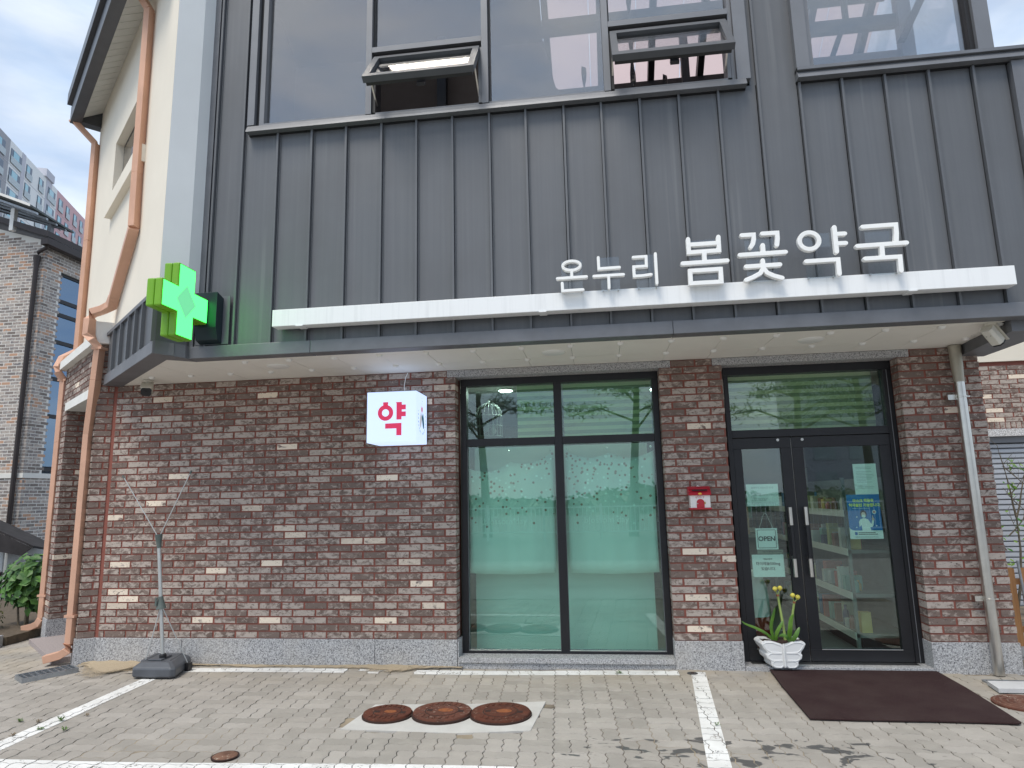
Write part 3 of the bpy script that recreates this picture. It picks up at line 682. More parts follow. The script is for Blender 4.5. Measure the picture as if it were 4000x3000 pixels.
m_za = simple('zebra_blind_band', (.66, .63, .38), .9, var=.05); m_zb = simple('zebra_blind_sheer', (.30, .32, .20), .9, var=.05)
for x0, x1, lab in ((-.80, -.40, 'olive striped day and night blind in the upper left shop window pane'), (-.33, .54, 'olive striped day and night blind in the upper right shop window pane'), (1.25, 2.62, 'olive striped day and night blind behind the glass above the entrance doors')):
    t = thing('striped_blind', lab, 'blind', ((x0+x1)/2, .4, 2.09), 'striped blinds behind the upper panes')
    for k in range(8):
        z = 2.09+k*.072; MB().box(x0, x1, .40, .403, z, z+.036).build('slat', m_za, t); MB().box(x0, x1, .402, .405, z+.036, z+.072).build('sheer_band', m_zb, t)
cg = thing('bird_cage', 'white domed wire bird cage hanging in the upper left pane of the shop window', 'bird cage', (-1.19, .95, 2.16))
m_wire = simple('white_wire', (.42, .44, .43), .5); mb = MB()
for k in range(18):
    a = 2*PI*k/18; pth = [(-1.19+.15*math.cos(a), .95+.15*math.sin(a), 2.17), (-1.19+.15*math.cos(a), .95+.15*math.sin(a), 2.40)]
    for q in range(1, 6):
        b = q*PI/2/5.2; pth.append((-1.19+.15*math.cos(b)*math.cos(a), .95+.15*math.cos(b)*math.sin(a), 2.40+.15*math.sin(b)))
    mb.tube(pth, .0032, 4)
mb.build('wire', m_wire, cg)
for z in (2.175, 2.29, 2.40): MB().lathe([(.150, -.004), (.155, 0), (.150, .004), (.146, 0)], (-1.19, .95, z), 24).build('hoop', m_wire, cg)
MB().lathe([(.004, 0), (.02, .01), (.02, .02), (.004, .03)], (-1.19, .95, 2.55), 12).build('finial', m_wire, cg)
MB().lathe([(.002, 0), (.03, .02), (.035, .05), (.022, .09), (.02, .11), (.002, .125)], (-1.22, .95, 2.22), 10).build('bird', m_wire, cg, smooth=True); MB().lathe([(.002, 0), (.03, .02), (.035, .05), (.022, .09), (.02, .11), (.002, .125)], (-1.14, .95, 2.19), 10).build('bird', m_wire, cg, smooth=True)
# ------------------------------------------------------------------ shelves with goods
m_shelf = simple('pale_steel_shelf', (.20, .22, .21), .5); m_dkwood = simple('dark_counter', (.10, .085, .08), .6)
def rack(lab, x0, x1, y0, y1, levels, name='display_shelf', back=None):
    t = thing(name, lab, 'shelf', ((x0+x1)/2, (y0+y1)/2, .033))
    for z in levels: MB().box(x0, x1, y0, y1, z, z+.03).build('shelf_board', m_shelf, t); MB().box(x0-.006, x0, y0, y1, z-.02, z+.045).build('price_rail', m_soffit, t)
    for x in (x0, x1-.03):
        for y in (y0, y1-.03): MB().box(x, x+.03, y, y+.03, .033, levels[-1]+.35).build('upright', m_shelf, t)
    MB().box(x1, x1+.012, y0, y1, .033, levels[-1]+.35).build('back_panel', m_shelf, t)
    MB().box(x0+.05, x1, y0, y1, .033, levels[0]-.001).build('kick_panel', m_gasket, t)
    return t
rack('long pale steel display shelf of medicines running back from the right door', 2.30, 2.78, .55, 3.4, (.16, .52, .92, 1.28))
rack('tall medicine shelf along the back wall of the shop', .9, 3.1, 4.3, 4.8, (.3, .7, 1.1, 1.5))
pal = [(.72, .74, .70), (.66, .70, .72), (.60, .62, .30), (.10, .25, .50), (.55, .12, .10), (.75, .55, .20), (.25, .50, .45), (.12, .14, .25), (.7, .7, .55), (.35, .16, .12)]
pm = [simple('carton_%s' % n_, c_, .6, var=.08) for n_, c_ in zip('white paleblue lime blue red amber teal navy cream brown'.split(), pal)]
k = 0
lev = {.19: 'lowest', .55: 'second lowest', .95: 'second highest', 1.31: 'highest', .33: 'lowest', .73: 'second lowest', 1.13: 'second highest', 1.53: 'highest'}
CN = dict(zip([p.name for p in pm], 'white|pale blue|lime|dark blue|red|amber|teal|navy|cream|brown'.split('|')))
def cname(m): return CN[m.name]
for z in (.19, .55, .95, 1.31):
    y = .62
    while y < 3.2:
        wd = R.uniform(.05, .11); h = R.uniform(.08, .22); x = 2.32+R.uniform(0, .10); m_ = R.choice(pm)
        if R.random() < .72:
            o = MB().box(x, x+R.uniform(.06, .2), y, y+wd, z+.0005, z+h)
            nm, lab, ct = 'medicine_box', '%s medicine carton on the %s shelf of the long display' % (cname(m_), lev[z]), 'box'
        else:
            o = MB().lathe([(.028, .0005), (.03, .01), (.03, h*.65), (.014, h*.8), (.014, h)], (x+.05, y+.04, z), 10); nm, lab, ct = 'medicine_bottle', '%s medicine bottle on the %s shelf of the long display' % (cname(m_), lev[z]), 'bottle'
        single(nm, o, m_, lab, ct, lab.replace('carton', 'cartons').replace('bottle', 'bottles')); k += 1
        y += wd+R.uniform(.005, .035)
for z in (.33, .73, 1.13, 1.53):
    x = 1.0
    while x < 2.2:
        wd = R.uniform(.1, .22); h = R.uniform(.12, .3)
        m_ = R.choice(pm); lab = '%s medicine carton on the %s shelf along the back wall' % (cname(m_), lev[z]); single('medicine_box', MB().box(x, x+wd, 4.34, 4.5, z+.0005, z+h), m_, lab, 'box', lab.replace('carton', 'cartons')); x += wd+R.uniform(.02, .12)
ct_ = thing('shop_counter', 'dark shop counter behind the left entrance door', 'counter', (1.3, 2.8, .033))
MB().box(.95, 2.05, 2.6, 3.0, .033, .95).build('body', m_dkwood, ct_); MB().box(.92, 2.08, 2.56, 3.04, .951, .99).build('top', m_shelf, ct_)
m_card = simple('brown_cardboard', (.34, .23, .13), .8, var=.1)
for i, (x, y, z, a, b, h) in enumerate(((1.02, 2.62, .991, .30, .28, .26), (1.50, 2.65, .991, .36, .3, .34), (1.55, 2.66, 1.332, .26, .26, .16))):
    t = thing('cardboard_box', ('brown cardboard box at the left end of the shop counter', 'large brown cardboard box on the shop counter under a smaller box', 'small brown cardboard box on top of the larger box on the counter')[i], 'box', (x+a/2, y+b/2, z), 'cardboard boxes on the counter')
    MB().box(x, x+a, y, y+b, z, z+h).build('carton', m_card, t); MB().box(x+a/2-.025, x+a/2+.025, y-.002, y+b, z+h, z+h+.001).build('tape', m_soffit, t)
bn = thing('swing_bin', 'white round topped bin on a red base just inside the left door', 'bin', (1.40, .55, .033))
MB().lathe([(.13, 0), (.14, .02), (.14, .33)], (1.40, .55, .033), 22).build('base', simple('red_plastic', (.33, .035, .03), .5), bn, smooth=True)
MB().lathe([(.142, .331), (.142, .50), (.13, .60), (.10, .68), (.05, .735), (.004, .75)], (1.40, .55, .033), 22).build('dome', simple('white_plastic', (.75, .78, .76), .35), bn, smooth=True)
# ------------------------------------------------------------------ papers on the doors
m_paper = simple('white_paper', (.80, .84, .82), .8, var=.02); m_ink = simple('black_ink', (.03, .035, .04), .8, var=.02); m_grey = simple('grey_ink', (.42, .47, .47), .8, var=.02)
def paper(name, lab, x0, x1, z0, z1, y, cat='notice', m=None, rot=0.0):
    t = thing(name, lab, cat, ((x0+x1)/2, y, z0))
    MB().box(x0, x1, y, y+.0008, z0, z1).build('sheet', m or m_paper, t); return t
yP = .198
n1 = paper('paper_notice', 'white printed notice of opening hours high on the left door', 1.342, 1.627, 1.382, 1.582, yP)
text('heading', '봄꽃약국 진료시간 안내', .020, m_grey, n1, (1.485, yP-.001, 1.548))
text('lettering', '· 월요일 금요일\n   오전 8시30분-오후 7시 (토요일은 휴무)\n· 토요일\n   오전 8시30분-오후 3시\n· 일요일·공휴일은 휴무', .0155, m_grey, n1, (1.375, yP-.001, 1.465), align='LEFT')
text('lettering', '약국전화번호 070-4154-4610', .018, m_grey, n1, (1.49, yP-.001, 1.408))
op = paper('open_sign', 'square OPEN sign hanging on the left door', 1.393, 1.584, .994, 1.183, yP-.006, 'sign')
mb = MB()
for a, b, c_, d_ in ((1.407, 1.411, 1.010, 1.167), (1.566, 1.570, 1.010, 1.167), (1.411, 1.566, 1.007, 1.011), (1.411, 1.566, 1.166, 1.170)): mb.box(a, b, yP-.0072, yP-.0062, c_, d_)
mb.build('border', m_ink, op)
text('lettering', 'OPEN', .058, m_ink, op, (1.4885, yP-.0075, 1.088), bold=.0012)
mb = MB(); mb.tube([(1.43, yP-.004, 1.183), (1.478, yP-.003, 1.315), (1.50, yP-.003, 1.315), (1.55, yP-.004, 1.183)], .0015, 5); mb.build('string', m_cap, op)
MB().lathe([(.018, 0), (.018, .008)], (1.489, yP-.008, 1.325), 14, 'y').build('suction_cup', m_acrylic, op)
st = paper('paper_strip', 'narrow dark lettered strip between the OPEN sign and the medicine notice', 1.40, 1.625, .955, .99, yP+.0095, 'notice', simple('grey_strip', (.25, .26, .22), .7)); text('lettering', '15분 후 결과를 확인하세요', .016, m_ink, st, (1.53, yP+.0088, .972))
n2 = paper('medicine_notice', 'pale sheet with a 500mg medicine notice under the OPEN sign', 1.345, 1.622, .752, .949, yP-.001)
text('heading', '해열진통제', .017, m_ink, n2, (1.482, yP-.0022, .908)); text('lettering', '타이레놀500mg', .033, m_ink, n2, (1.482, yP-.0022, .868), bold=.0004); text('lettering', '있습니다.', .033, m_ink, n2, (1.482, yP-.0022, .823), bold=.0004)
n3 = paper('official_letter', 'white letter with small print above the blue poster on the right door', 2.296, 2.495, 1.469, 1.744, yP)
for k in range(15):
    zz = 1.712-k*.0135; ln = .15 if k not in (4, 9, 12) else .09
    if k in (2, 11): continue
    MB().box(2.318, 2.318+ln*R.uniform(.85, 1.05), yP-.0012, yP-.0004, zz, zz+.0035).build('print_line', m_grey, n3)
ps = paper('mask_poster', 'blue poster of a masked woman pointing, on the right door', 2.212, 2.493, 1.076, 1.469, yP-.002, 'poster', simple('poster_blue', (.012, .17, .46), .6, var=.05))
yq = yP-.0032
MB().prism([(2.212, yq, 1.076), (2.493, yq, 1.076), (2.493, yq, 1.150), (2.26, yq, 1.150), (2.235, yq, 1.156), (2.220, yq, 1.166), (2.212, yq, 1.180)], (0, .0008, 0)).build('white_band', m_paper, ps)
m_yel = simple('yellow_ink', (.78, .85, .22), .7, var=.02); m_skin = simple('poster_skin', (.70, .52, .46), .7, var=.02); m_hair = simple('poster_hair', (.03, .03, .05), .7, var=.02); m_bluei = simple('blue_ink', (.02, .15, .42), .7, var=.02)
text('lettering', '마스크 착용후', .031, m_yel, ps, (2.352, yq-.001, 1.412), bold=.0012); text('lettering', '약국출입 가능합니다.', .031, m_yel, ps, (2.362, yq-.001, 1.372), bold=.0012)
MB().box(2.255, 2.40, yq-.0006, yq, 1.345, 1.3475).build('print_line', m_paper, ps)
def disc(cx, cz, rx, rz, m, y, name, n=18): return MB().prism([(cx+rx*math.cos(2*PI*i/n), y, cz+rz*math.sin(2*PI*i/n)) for i in range(n)], (0, .0005, 0)).build(name, m, ps)
disc(2.343, 1.296, .028, .034, m_hair, yq+.0002, 'hair'); disc(2.343, 1.288, .018, .024, m_skin, yq-.0006, 'face'); disc(2.343, 1.277, .0175, .014, m_paper, yq-.0012, 'face_mask')
MB().prism([(x, yq-.0004, z) for x, z in ((2.322, 1.150), (2.318, 1.20), (2.300, 1.182), (2.298, 1.225), (2.310, 1.248), (2.335, 1.258), (2.352, 1.258), (2.378, 1.248), (2.392, 1.222), (2.402, 1.205), (2.412, 1.240), (2.428, 1.236), (2.420, 1.196), (2.408, 1.180), (2.390, 1.178), (2.396, 1.150))], (0, .0005, 0)).build('white_coat', m_paper, ps)
MB().prism([(x, yq-.001, z) for x, z in ((2.412, 1.240), (2.428, 1.236), (2.432, 1.252), (2.424, 1.262), (2.423, 1.282), (2.417, 1.282), (2.415, 1.262), (2.409, 1.255))], (0, .0005, 0)).build('hand', m_skin, ps)
disc(2.436, 1.312, .018, .018, m_paper, yq-.0002, 'virus_symbol', 9); disc(2.436, 1.312, .010, .010, simple('virus_red', (.5, .08, .1), .7), yq-.0008, 'virus_symbol', 9)
for x, z in ((2.285, 1.270), (2.275, 1.178), (2.445, 1.190)): disc(x, z, .006, .006, m_paper, yq, 'dot', 8)
for k in range(2): MB().box(2.285, 2.43-k*.0+.02*k, yq-.0012, yq-.0004, 1.128-k*.014, 1.134-k*.014).build('print_line', m_ink, ps)
for k in range(3): MB().box(2.255, 2.45, yq-.0012, yq-.0004, 1.098-k*.007, 1.1005-k*.007).build('print_line', m_grey, ps)
MB().box(2.255, 2.277, yq-.0012, yq-.0004, 1.112, 1.138).build('emblem', m_bluei, ps)
# ================================================================== long white letter sign
SG = thing('storefront_sign', 'long white beam sign carrying raised white letters over the canopy edge', 'sign', (.2, -1.1, 2.96))
MB().box(-2.66, 3.072, -1.175, -1.065, 2.96, 3.104).build('beam', m_beam, SG, bevel=.003)
for x in (-2.45, -.42, 2.33):
    MB().obox((x, -1.182, 2.952), (.06, .0, 0), (0, .11, .0), (0, 0, .0075)).build('bracket', m_beam, SG)
for x in (-2.5, -1.3, 0, 1.3, 2.5): MB().box(x, x+.05, -1.064, YC+.002, 3.0, 3.05).build('bracket', m_fascia, SG)
LET = {
'on': [('ell', -0.146, 3.299, 0.069, 0.038), [(-0.146, 3.262), (-0.147, 3.207)], [(-0.261, 3.2), (-0.032, 3.201)], [(-0.224, 3.16), (-0.223, 3.096), (-0.063, 3.097)]],
'nu': [[(0.065, 3.351), (0.066, 3.259), (0.226, 3.260)], [(0.024, 3.2), (0.254, 3.2)], [(0.139, 3.198), (0.138, 3.097)]],
'ri': [[(0.334, 3.334), (0.433, 3.334), (0.432, 3.256), (0.335, 3.256), (0.335, 3.180), (0.400, 3.180), (0.465, 3.186)], [(0.505, 3.352), (0.504, 3.111)]],
'bom': [[(0.759, 3.452), (0.759, 3.343), (0.985, 3.344), (0.987, 3.454)], [(0.76, 3.405), (0.986, 3.405)], [(0.873, 3.339), (0.872, 3.262)], [(0.705, 3.257), (1.04, 3.258)], [(0.758, 3.194), (0.757, 3.094), (0.984, 3.093), (0.985, 3.194), (0.758, 3.194)]],
'kkot': [[(1.16, 3.452), (1.248, 3.451), (1.247, 3.415), (1.238, 3.380), (1.22, 3.353)], [(1.311, 3.454), (1.421, 3.453), (1.420, 3.406), (1.412, 3.356)], [(1.308, 3.363), (1.308, 3.300)], [(1.134, 3.295), (1.47, 3.296)], [(1.173, 3.2), (1.421, 3.2)], [(1.298, 3.241), (1.298, 3.182), (1.273, 3.141), (1.22, 3.114), (1.165, 3.094)], [(1.298, 3.182), (1.322, 3.141), (1.37, 3.114), (1.428, 3.093)]],
'yak': [('ell', 1.648, 3.372, 0.070, 0.066), [(1.836, 3.466), (1.835, 3.272)], [(1.84, 3.411), (1.906, 3.41)], [(1.84, 3.336), (1.905, 3.335)], [(1.61, 3.211), (1.837, 3.211), (1.836, 3.097)]],
'guk': [[(2.036, 3.453), (2.270, 3.454), (2.268, 3.385), (2.258, 3.312)], [(1.983, 3.305), (2.33, 3.307)], [(2.155, 3.300), (2.152, 3.208)], [(2.028, 3.203), (2.271, 3.202), (2.268, 3.093)]]}
PLT = {'on': (-.229, -.063, 3.354), 'nu': (.078, .225, 3.361), 'ri': (.352, .517, 3.361), 'bom': (.769, .997, 3.45), 'kkot': (1.185, 1.417, 3.43), 'yak': (1.617, 1.826, 3.44), 'guk': (2.058, 2.272, 3.46)}
def stroke(mb, pl, r, y0, y1, closed=False):
    # rounded ribbon: offset outline of a polyline, extruded in y
    P = [Vector((x, z)) for x, z in pl]
    if closed: P = P[:-1]
    n = len(P)
    if closed:
        L, Rr = [], []
        for i in range(n):
            d0 = (P[i]-P[i-1]).normalized(); d1 = (P[(i+1) % n]-P[i]).normalized(); nn = Vector((-(d0+d1).y, (d0+d1).x)).normalized(); k = r/max(.35, math.sqrt((1+d0.dot(d1))/2))
            L.append(P[i]+nn*k); Rr.append(P[i]-nn*k)
        for i in range(n):
            j = (i+1) % n; mb.hexa([(L[i].x, y0, L[i].y), (L[j].x, y0, L[j].y), (L[j].x, y1, L[j].y), (L[i].x, y1, L[i].y), (Rr[i].x, y0, Rr[i].y), (Rr[j].x, y0, Rr[j].y), (Rr[j].x, y1, Rr[j].y), (Rr[i].x, y1, Rr[i].y)])
        return
    L, Rr = [], []
    for i in range(n):
        d0 = (P[i]-P[i-1]).normalized() if i else (P[1]-P[0]).normalized(); d1 = (P[i+1]-P[i]).normalized() if i < n-1 else d0
        nn = Vector((-(d0+d1).y, (d0+d1).x)).normalized(); k = r/max(.55, math.sqrt((1+d0.dot(d1))/2))
        L.append(P[i]+nn*k); Rr.append(P[i]-nn*k)
    d = (P[0]-P[1]).normalized(); a0 = math.atan2(d.y, d.x); c0 = [P[0]+Vector((math.cos(a0+t), math.sin(a0+t)))*r for t in (-PI/4*1.0, 0, PI/4)]
    d = (P[-1]-P[-2]).normalized(); a1 = math.atan2(d.y, d.x); c1 = [P[-1]+Vector((math.cos(a1+t), math.sin(a1+t)))*r for t in (-PI/4, 0, PI/4)]
    out = L[::-1]+[c for c in c0[::1]] + Rr + c1
    # order: left side from end to start, start cap, right side, end cap
    out = L[::-1] + c0[::1] + Rr + c1[::1]
    mb.prism([(p.x, y0, p.y) for p in out], (0, y1-y0, 0))
for q, (k, st) in enumerate(LET.items()):
    big = q >= 3; r = .0165 if big else .0113
    mb = MB()
    for s_i, pl in enumerate(st):
        y0 = -1.243-.0004*s_i
        if pl[0] == 'ell':
            _, cx, cz, a, b = pl; stroke(mb, [(cx+a*math.cos(2*PI*i/32), cz+b*math.sin(2*PI*i/32)) for i in range(33)], r, y0, -1.205, True)
        elif pl[0] == pl[-1]: stroke(mb, pl, r, y0, -1.205, True)
        else: stroke(mb, pl, r, y0, -1.205)
    lt = mb.build('letter', m_letter, SG, bevel=.002)
    x0, x1, z1 = PLT[k]
    MB().box(x0, x1, -1.2035, -1.1985, 3.085, z1).build('backing_plate', m_acrylic, lt)
    for x in (x0+.01, x1-.02): MB().box(x, x+.01, -1.198, -1.172, 3.09, 3.10).build('stud', m_steel, lt)
# ================================================================== green cross
XC = -3.25
GX = thing('pharmacy_cross_sign', 'glowing green cross sign projecting from the left corner of the canopy', 'sign', (XC, -1.47, 2.83))
def cross_out(c, w, L): return [(-L, -w), (-w, -w), (-w, -L), (w, -L), (w, -w), (L, -w), (L, w), (w, w), (w, L), (-w, L), (-w, w), (-L, w)]
m_lime = simple('lime_green_casing', (.17, .40, .015), .4, var=.05)
m_led = Mat('green_led_face', (.02, .3, .06), .4, emit=(.05, 1.0, .115), estr=3.2).m
m_led2 = Mat('pale_led_centre', (.2, .4, .3), .4, emit=(.12, .62, .25), estr=.85).m
cy, cz = -1.467, 3.122
MB().prism([(XC-.13, cy+a, cz+b) for a, b in cross_out(0, .112, .302)], (.066, 0, 0)).build('casing', m_lime, GX, bevel=.012)
MB().prism([(XC-.062, cy+a, cz+b) for a, b in cross_out(0, .112, .302)], (.062, 0, 0)).build('casing', m_lime, GX, bevel=.012)
MB().prism([(XC-.003, cy+a, cz+b) for a, b in cross_out(0, .098, .288)], (.006, 0, 0)).build('lit_face', m_led, GX)
MB().prism([(XC+.0035, cy+a, cz+b) for a, b in ((-.128, 0), (0, -.14), (.128, 0), (0, .14))], (.0012, 0, 0)).build('lit_centre', m_led2, GX)
mb = MB(); mb.prism([(XC-.12, -1.165, 3.30), (XC-.12, YC-.034, 3.27), (XC-.12, YC-.034, 2.865), (XC-.12, -1.13, 2.89), (XC-.12, -1.165, 2.99)], (.20, 0, 0))
m_navy = simple('dark_teal_steel', (.02, .035, .042), .45, .3)
mb.build('bracket_box', m_navy, GX, bevel=.003); MB().box(XC-.16, XC+.14, YC-.036, YC-.028, 2.862, 3.29).build('wall_plate', m_fascia, GX)
# ================================================================== cube light box
m_lit = Mat('lit_opal_acrylic', (.22, .22, .22), .4, emit=(.47, .59, .84), estr=1.15).m
m_red = Mat('lit_red_letter', (.5, .03, .09), .4, emit=(.40, .016, .06), estr=.9).m
CB = thing('cube_light_sign', 'lit white cube sign with a red letter on the brick wall', 'sign', (-1.87, -.2, 2.03))
x0, x1, y0, y1, z0, z1 = -2.103, -1.634, -.398, -.022, 2.030, 2.499
MB().box(x0, x1, y0, y1, z0, z1).build('lit_body', m_lit, CB, bevel=.004)
mb = MB(); mb.box(x0-.002, x1+.002, y0-.001, y0+.006, z1+.0005, z1+.004); mb.box(x1-.006, x1+.002, y0+.0065, y1, z1+.0005, z1+.004); mb.box(x0-.004, x0-.0005, y0-.002, y1, z0, z1); mb.box(x0, x1, y1+.0005, -.004, z0+.02, z1-.02); mb.build('dark_edge', m_gasket, CB)
ux = (x1-x0)/1065; yl = y0-.0015
def cf(px, py): return (x0+(px-182)*ux, z1-(py-272-(px-182)*-.040)*ux*1.0)
cxx, czz = x0+.178, 2.302
ring = MB(); N_ = 36
for i in range(N_):
    a, b = 2*PI*i/N_, 2*PI*(i+1)/N_; ro, ri = .073, .034
    ring.hexa([(cxx+ri*math.cos(a), yl, czz+ri*math.sin(a)), (cxx+ro*math.cos(a), yl, czz+ro*math.sin(a)), (cxx+ro*math.cos(a), yl+.001, czz+ro*math.sin(a)), (cxx+ri*math.cos(a), yl+.001, czz+ri*math.sin(a)),
               (cxx+ri*math.cos(b), yl, czz+ri*math.sin(b)), (cxx+ro*math.cos(b), yl, czz+ro*math.sin(b)), (cxx+ro*math.cos(b), yl+.001, czz+ro*math.sin(b)), (cxx+ri*math.cos(b), yl+.001, czz+ri*math.sin(b))])
ring.prism([(cxx-.022, yl, czz+.066), (cxx+.022, yl, czz+.066), (cxx+.025, yl, czz+.099), (cxx-.024, yl, czz+.099)], (0, .001, 0))
vx = x0+.282
ring.prism([(vx, yl, 2.236), (vx+.048, yl, 2.236), (vx+.048, yl, 2.265), (vx+.088, yl, 2.265), (vx+.088, yl, 2.309), (vx+.050, yl, 2.309), (vx+.050, yl, 2.328), (vx+.088, yl, 2.328), (vx+.088, yl, 2.373), (vx+.050, yl, 2.373), (vx+.050, yl, 2.398), (vx-.006, yl, 2.398), (vx, yl, 2.385)], (0, .001, 0))
gx = x0+.176
ring.prism([(gx, yl, 2.156), (gx+.106, yl, 2.156), (gx+.106, yl, 2.092), (gx+.154, yl, 2.092), (gx+.154, yl, 2.205), (gx, yl, 2.203)], (0, .001, 0))
ring.build('red_letter', m_red, CB)
xr = x1+.0012
def rp(y, z): return (xr, y, z)
yc_, zc_ = -.205, 2.28
m_tul = Mat('lit_tulip_red', (.4, .03, .08), emit=(.42, .03, .07), estr=.8).m; m_pgrey = Mat('lit_grey_petal', (.4, .4, .42), emit=(.36, .37, .40), estr=.8).m; m_pteal = Mat('lit_teal_petal', (.02, .1, .15), emit=(.01, .075, .12), estr=.8).m
MB().prism([rp(yc_-.022, 2.375), rp(yc_-.008, 2.355), rp(yc_, 2.375), rp(yc_+.008, 2.355), rp(yc_+.022, 2.375), rp(yc_+.020, 2.335), rp(yc_, 2.312), rp(yc_-.020, 2.335)], (-.001, 0, 0)).build('tulip_emblem', m_tul, CB)
MB().prism([rp(yc_-.003, 2.312), rp(yc_+.003, 2.312), rp(yc_+.003, 2.256), rp(yc_-.003, 2.256)], (-.001, 0, 0)).build('tulip_emblem', m_pteal, CB)
def petal(sg, m): 
    pts = [(0, 2.256), (.012, 2.285), (.040, 2.312), (.062, 2.27), (.075, 2.215), (.070, 2.178), (.05, 2.165), (.03, 2.19)]
    MB().prism([rp(yc_+sg*a, b) for a, b in (pts if sg > 0 else pts[::-1])], (-.001, 0, 0)).build('petal_emblem', m, CB)
petal(-1, m_pgrey); petal(1, m_pteal)
for dz, dy in ((.40-.0, 0), (.425, .01), (.45, -.002)): MB().box(x1+.0003, x1+.0012, yc_+dy-.003, yc_+dy+.003, 2.0+dz-.003, 2.0+dz+.003).build('dot', m_pteal, CB)
for i, ch in enumerate('+BOMKKOT PHARMACY+'):
    if ch == ' ': continue
    a = math.radians(160+i*220/17); text('round_letter', ch, .026, m_pteal, CB, (x1+.0014, yc_+.128*math.cos(a), 2.268+.155*math.sin(a)), xdir=(0, 1, 0), ext=.0003)
mb = MB(); mb.tube([(-1.835, -.10, 2.50), (-1.85, -.05, 2.56), (-1.862, -.02, 2.62), (-1.85, -.012, 2.70), (-1.83, -.012, 2.745)], .005, 6); mb.build('cable', m_cap, CB)
# ================================================================== toy-house post box
m_redp = simple('red_enamel', (.50, .018, .035), .35, var=.08); m_whp = simple('white_enamel', (.84, .80, .76), .4, var=.02)
PB = thing('post_box', 'small red and white house shaped post box on the brick pier by the door', 'post box', (.875, -.06, 1.37))
MB().box(.793, .965, -.112, -.003, 1.384, 1.494).build('body', m_whp, PB, bevel=.002)
MB().box(.785, .972, -.125, -.002, 1.371, 1.3835).build('base', m_redp, PB, bevel=.002)
for zz0, zz1, yy0, yy1 in ((1.4945, 1.520, -.133, -.095), (1.5205, 1.546, -.118, -.070), (1.5465, 1.572, -.098, -.03)):
    MB().prism([(.782, yy0, zz0), (.782, yy1-.02, zz1), (.782, -.003, zz1), (.782, -.003, zz0)], (.192, 0, 0)).build('roof', m_redp, PB, bevel=.0015)
MB().box(.812, .942, -.1245, -.08, 1.534, 1.5425).build('slot', m_gasket, PB)
pts = [(.846, 1.3845), (.912, 1.3845), (.912, 1.432)]+[(.879+.033*math.cos(a*PI/8), 1.432+.030*math.sin(a*PI/8)) for a in range(1, 8)]+[(.846, 1.432)]
dm = MB().prism([(x, -.1165, z) for x, z in pts], (0, .004, 0)).build('door', m_redp, PB)
MB().lathe([(.005, -.006), (.006, 0)], (.853, -.1165, 1.422), 8, 'y').build('knob', m_steel, dm); MB().box(.911, .922, -.1185, -.113, 1.416, 1.436).build('hinge', simple('brass', (.45, .30, .10), .4, .8), dm)
MB().lathe([(.002, -.004), (.012, -.002), (.013, 0)], (.877, -.1275, 1.507), 12, 'y', sc=(1.3, .8)).build('badge', simple('yellow_badge', (.75, .42, .05), .4), PB)
MB().lathe([(.013, -.004), (.014, 0), (.002, .006)], (.872, -.06, 1.576), 12).build('hanging_tab', m_whp, PB)
for ch, xx, zz, an in (('P', .846, 1.472, 18), ('O', .866, 1.480, 6), ('S', .885, 1.480, -6), ('T', .905, 1.473, -18)):
    a = math.radians(an); text('lettering', ch, .027, m_redp, PB, (xx, -.1128, zz), xdir=(math.cos(a), 0, math.sin(a)), zdir=(-math.sin(a), 0, math.cos(a)))
# ================================================================== cameras under the canopy
m_cw = simple('cream_camera_plastic', (.66, .63, .55), .45, var=.05)
def cctv(lab, base, aim, sc=1.0):
    b = Vector(base); t = thing('security_camera', lab, 'camera', base, 'security cameras under the canopy'); d = Vector(aim).normalized()
    MB().lathe([(.045, 0), (.045, -.015), (.02, -.025), (.016, -.06)], b, 14).build('mount', m_cw, t, smooth=True)
    c = b+Vector((0, 0, -.085)); s_ = d.cross(Vector((0, 0, 1))).normalized(); u_ = s_.cross(d).normalized()
    body = MB(); w_, h_ = .040*sc, .036*sc
    prof = [(-w_, -h_*.5), (-w_*.6, -h_), (w_*.6, -h_), (w_, -h_*.5), (w_, h_*.5), (w_*.6, h_), (-w_*.6, h_), (-w_, h_*.5)]
    body.prism([tuple(c-d*.07+s_*a+u_*b_) for a, b_ in prof], d*.15); body.build('body', m_cw, t, bevel=.003)
    MB().prism([tuple(c+d*.081+s_*a*.96+u_*b_*.96) for a, b_ in prof], d*.012).build('front_glass', m_gasket, t)
    MB().tube([tuple(c+d*.0932), tuple(c+d*.099)], .017, 14).build('lens', m_black, t)
    MB().obox(c-d*.05-s_*w_*1.08+u_*h_*1.12, d*.165, s_*w_*2.16, u_*.004).build('sun_hood', m_cw, t)
    for k in (-1, 1): MB().lathe([(.004, -.003), (.004, 0)], tuple(c-d*.02+s_*.015*k-u_*(h_-.001)), 8).build('screw', m_gasket, t)
    return t
cctv('cream security camera under the left end of the canopy, facing forward', (-4.46, -.22, ZS), (.42, -.72, -.45), 1.25)
cctv('cream security camera under the right end of the canopy', (3.03, -.86, ZS), (.62, .35, -.62), 1.15)
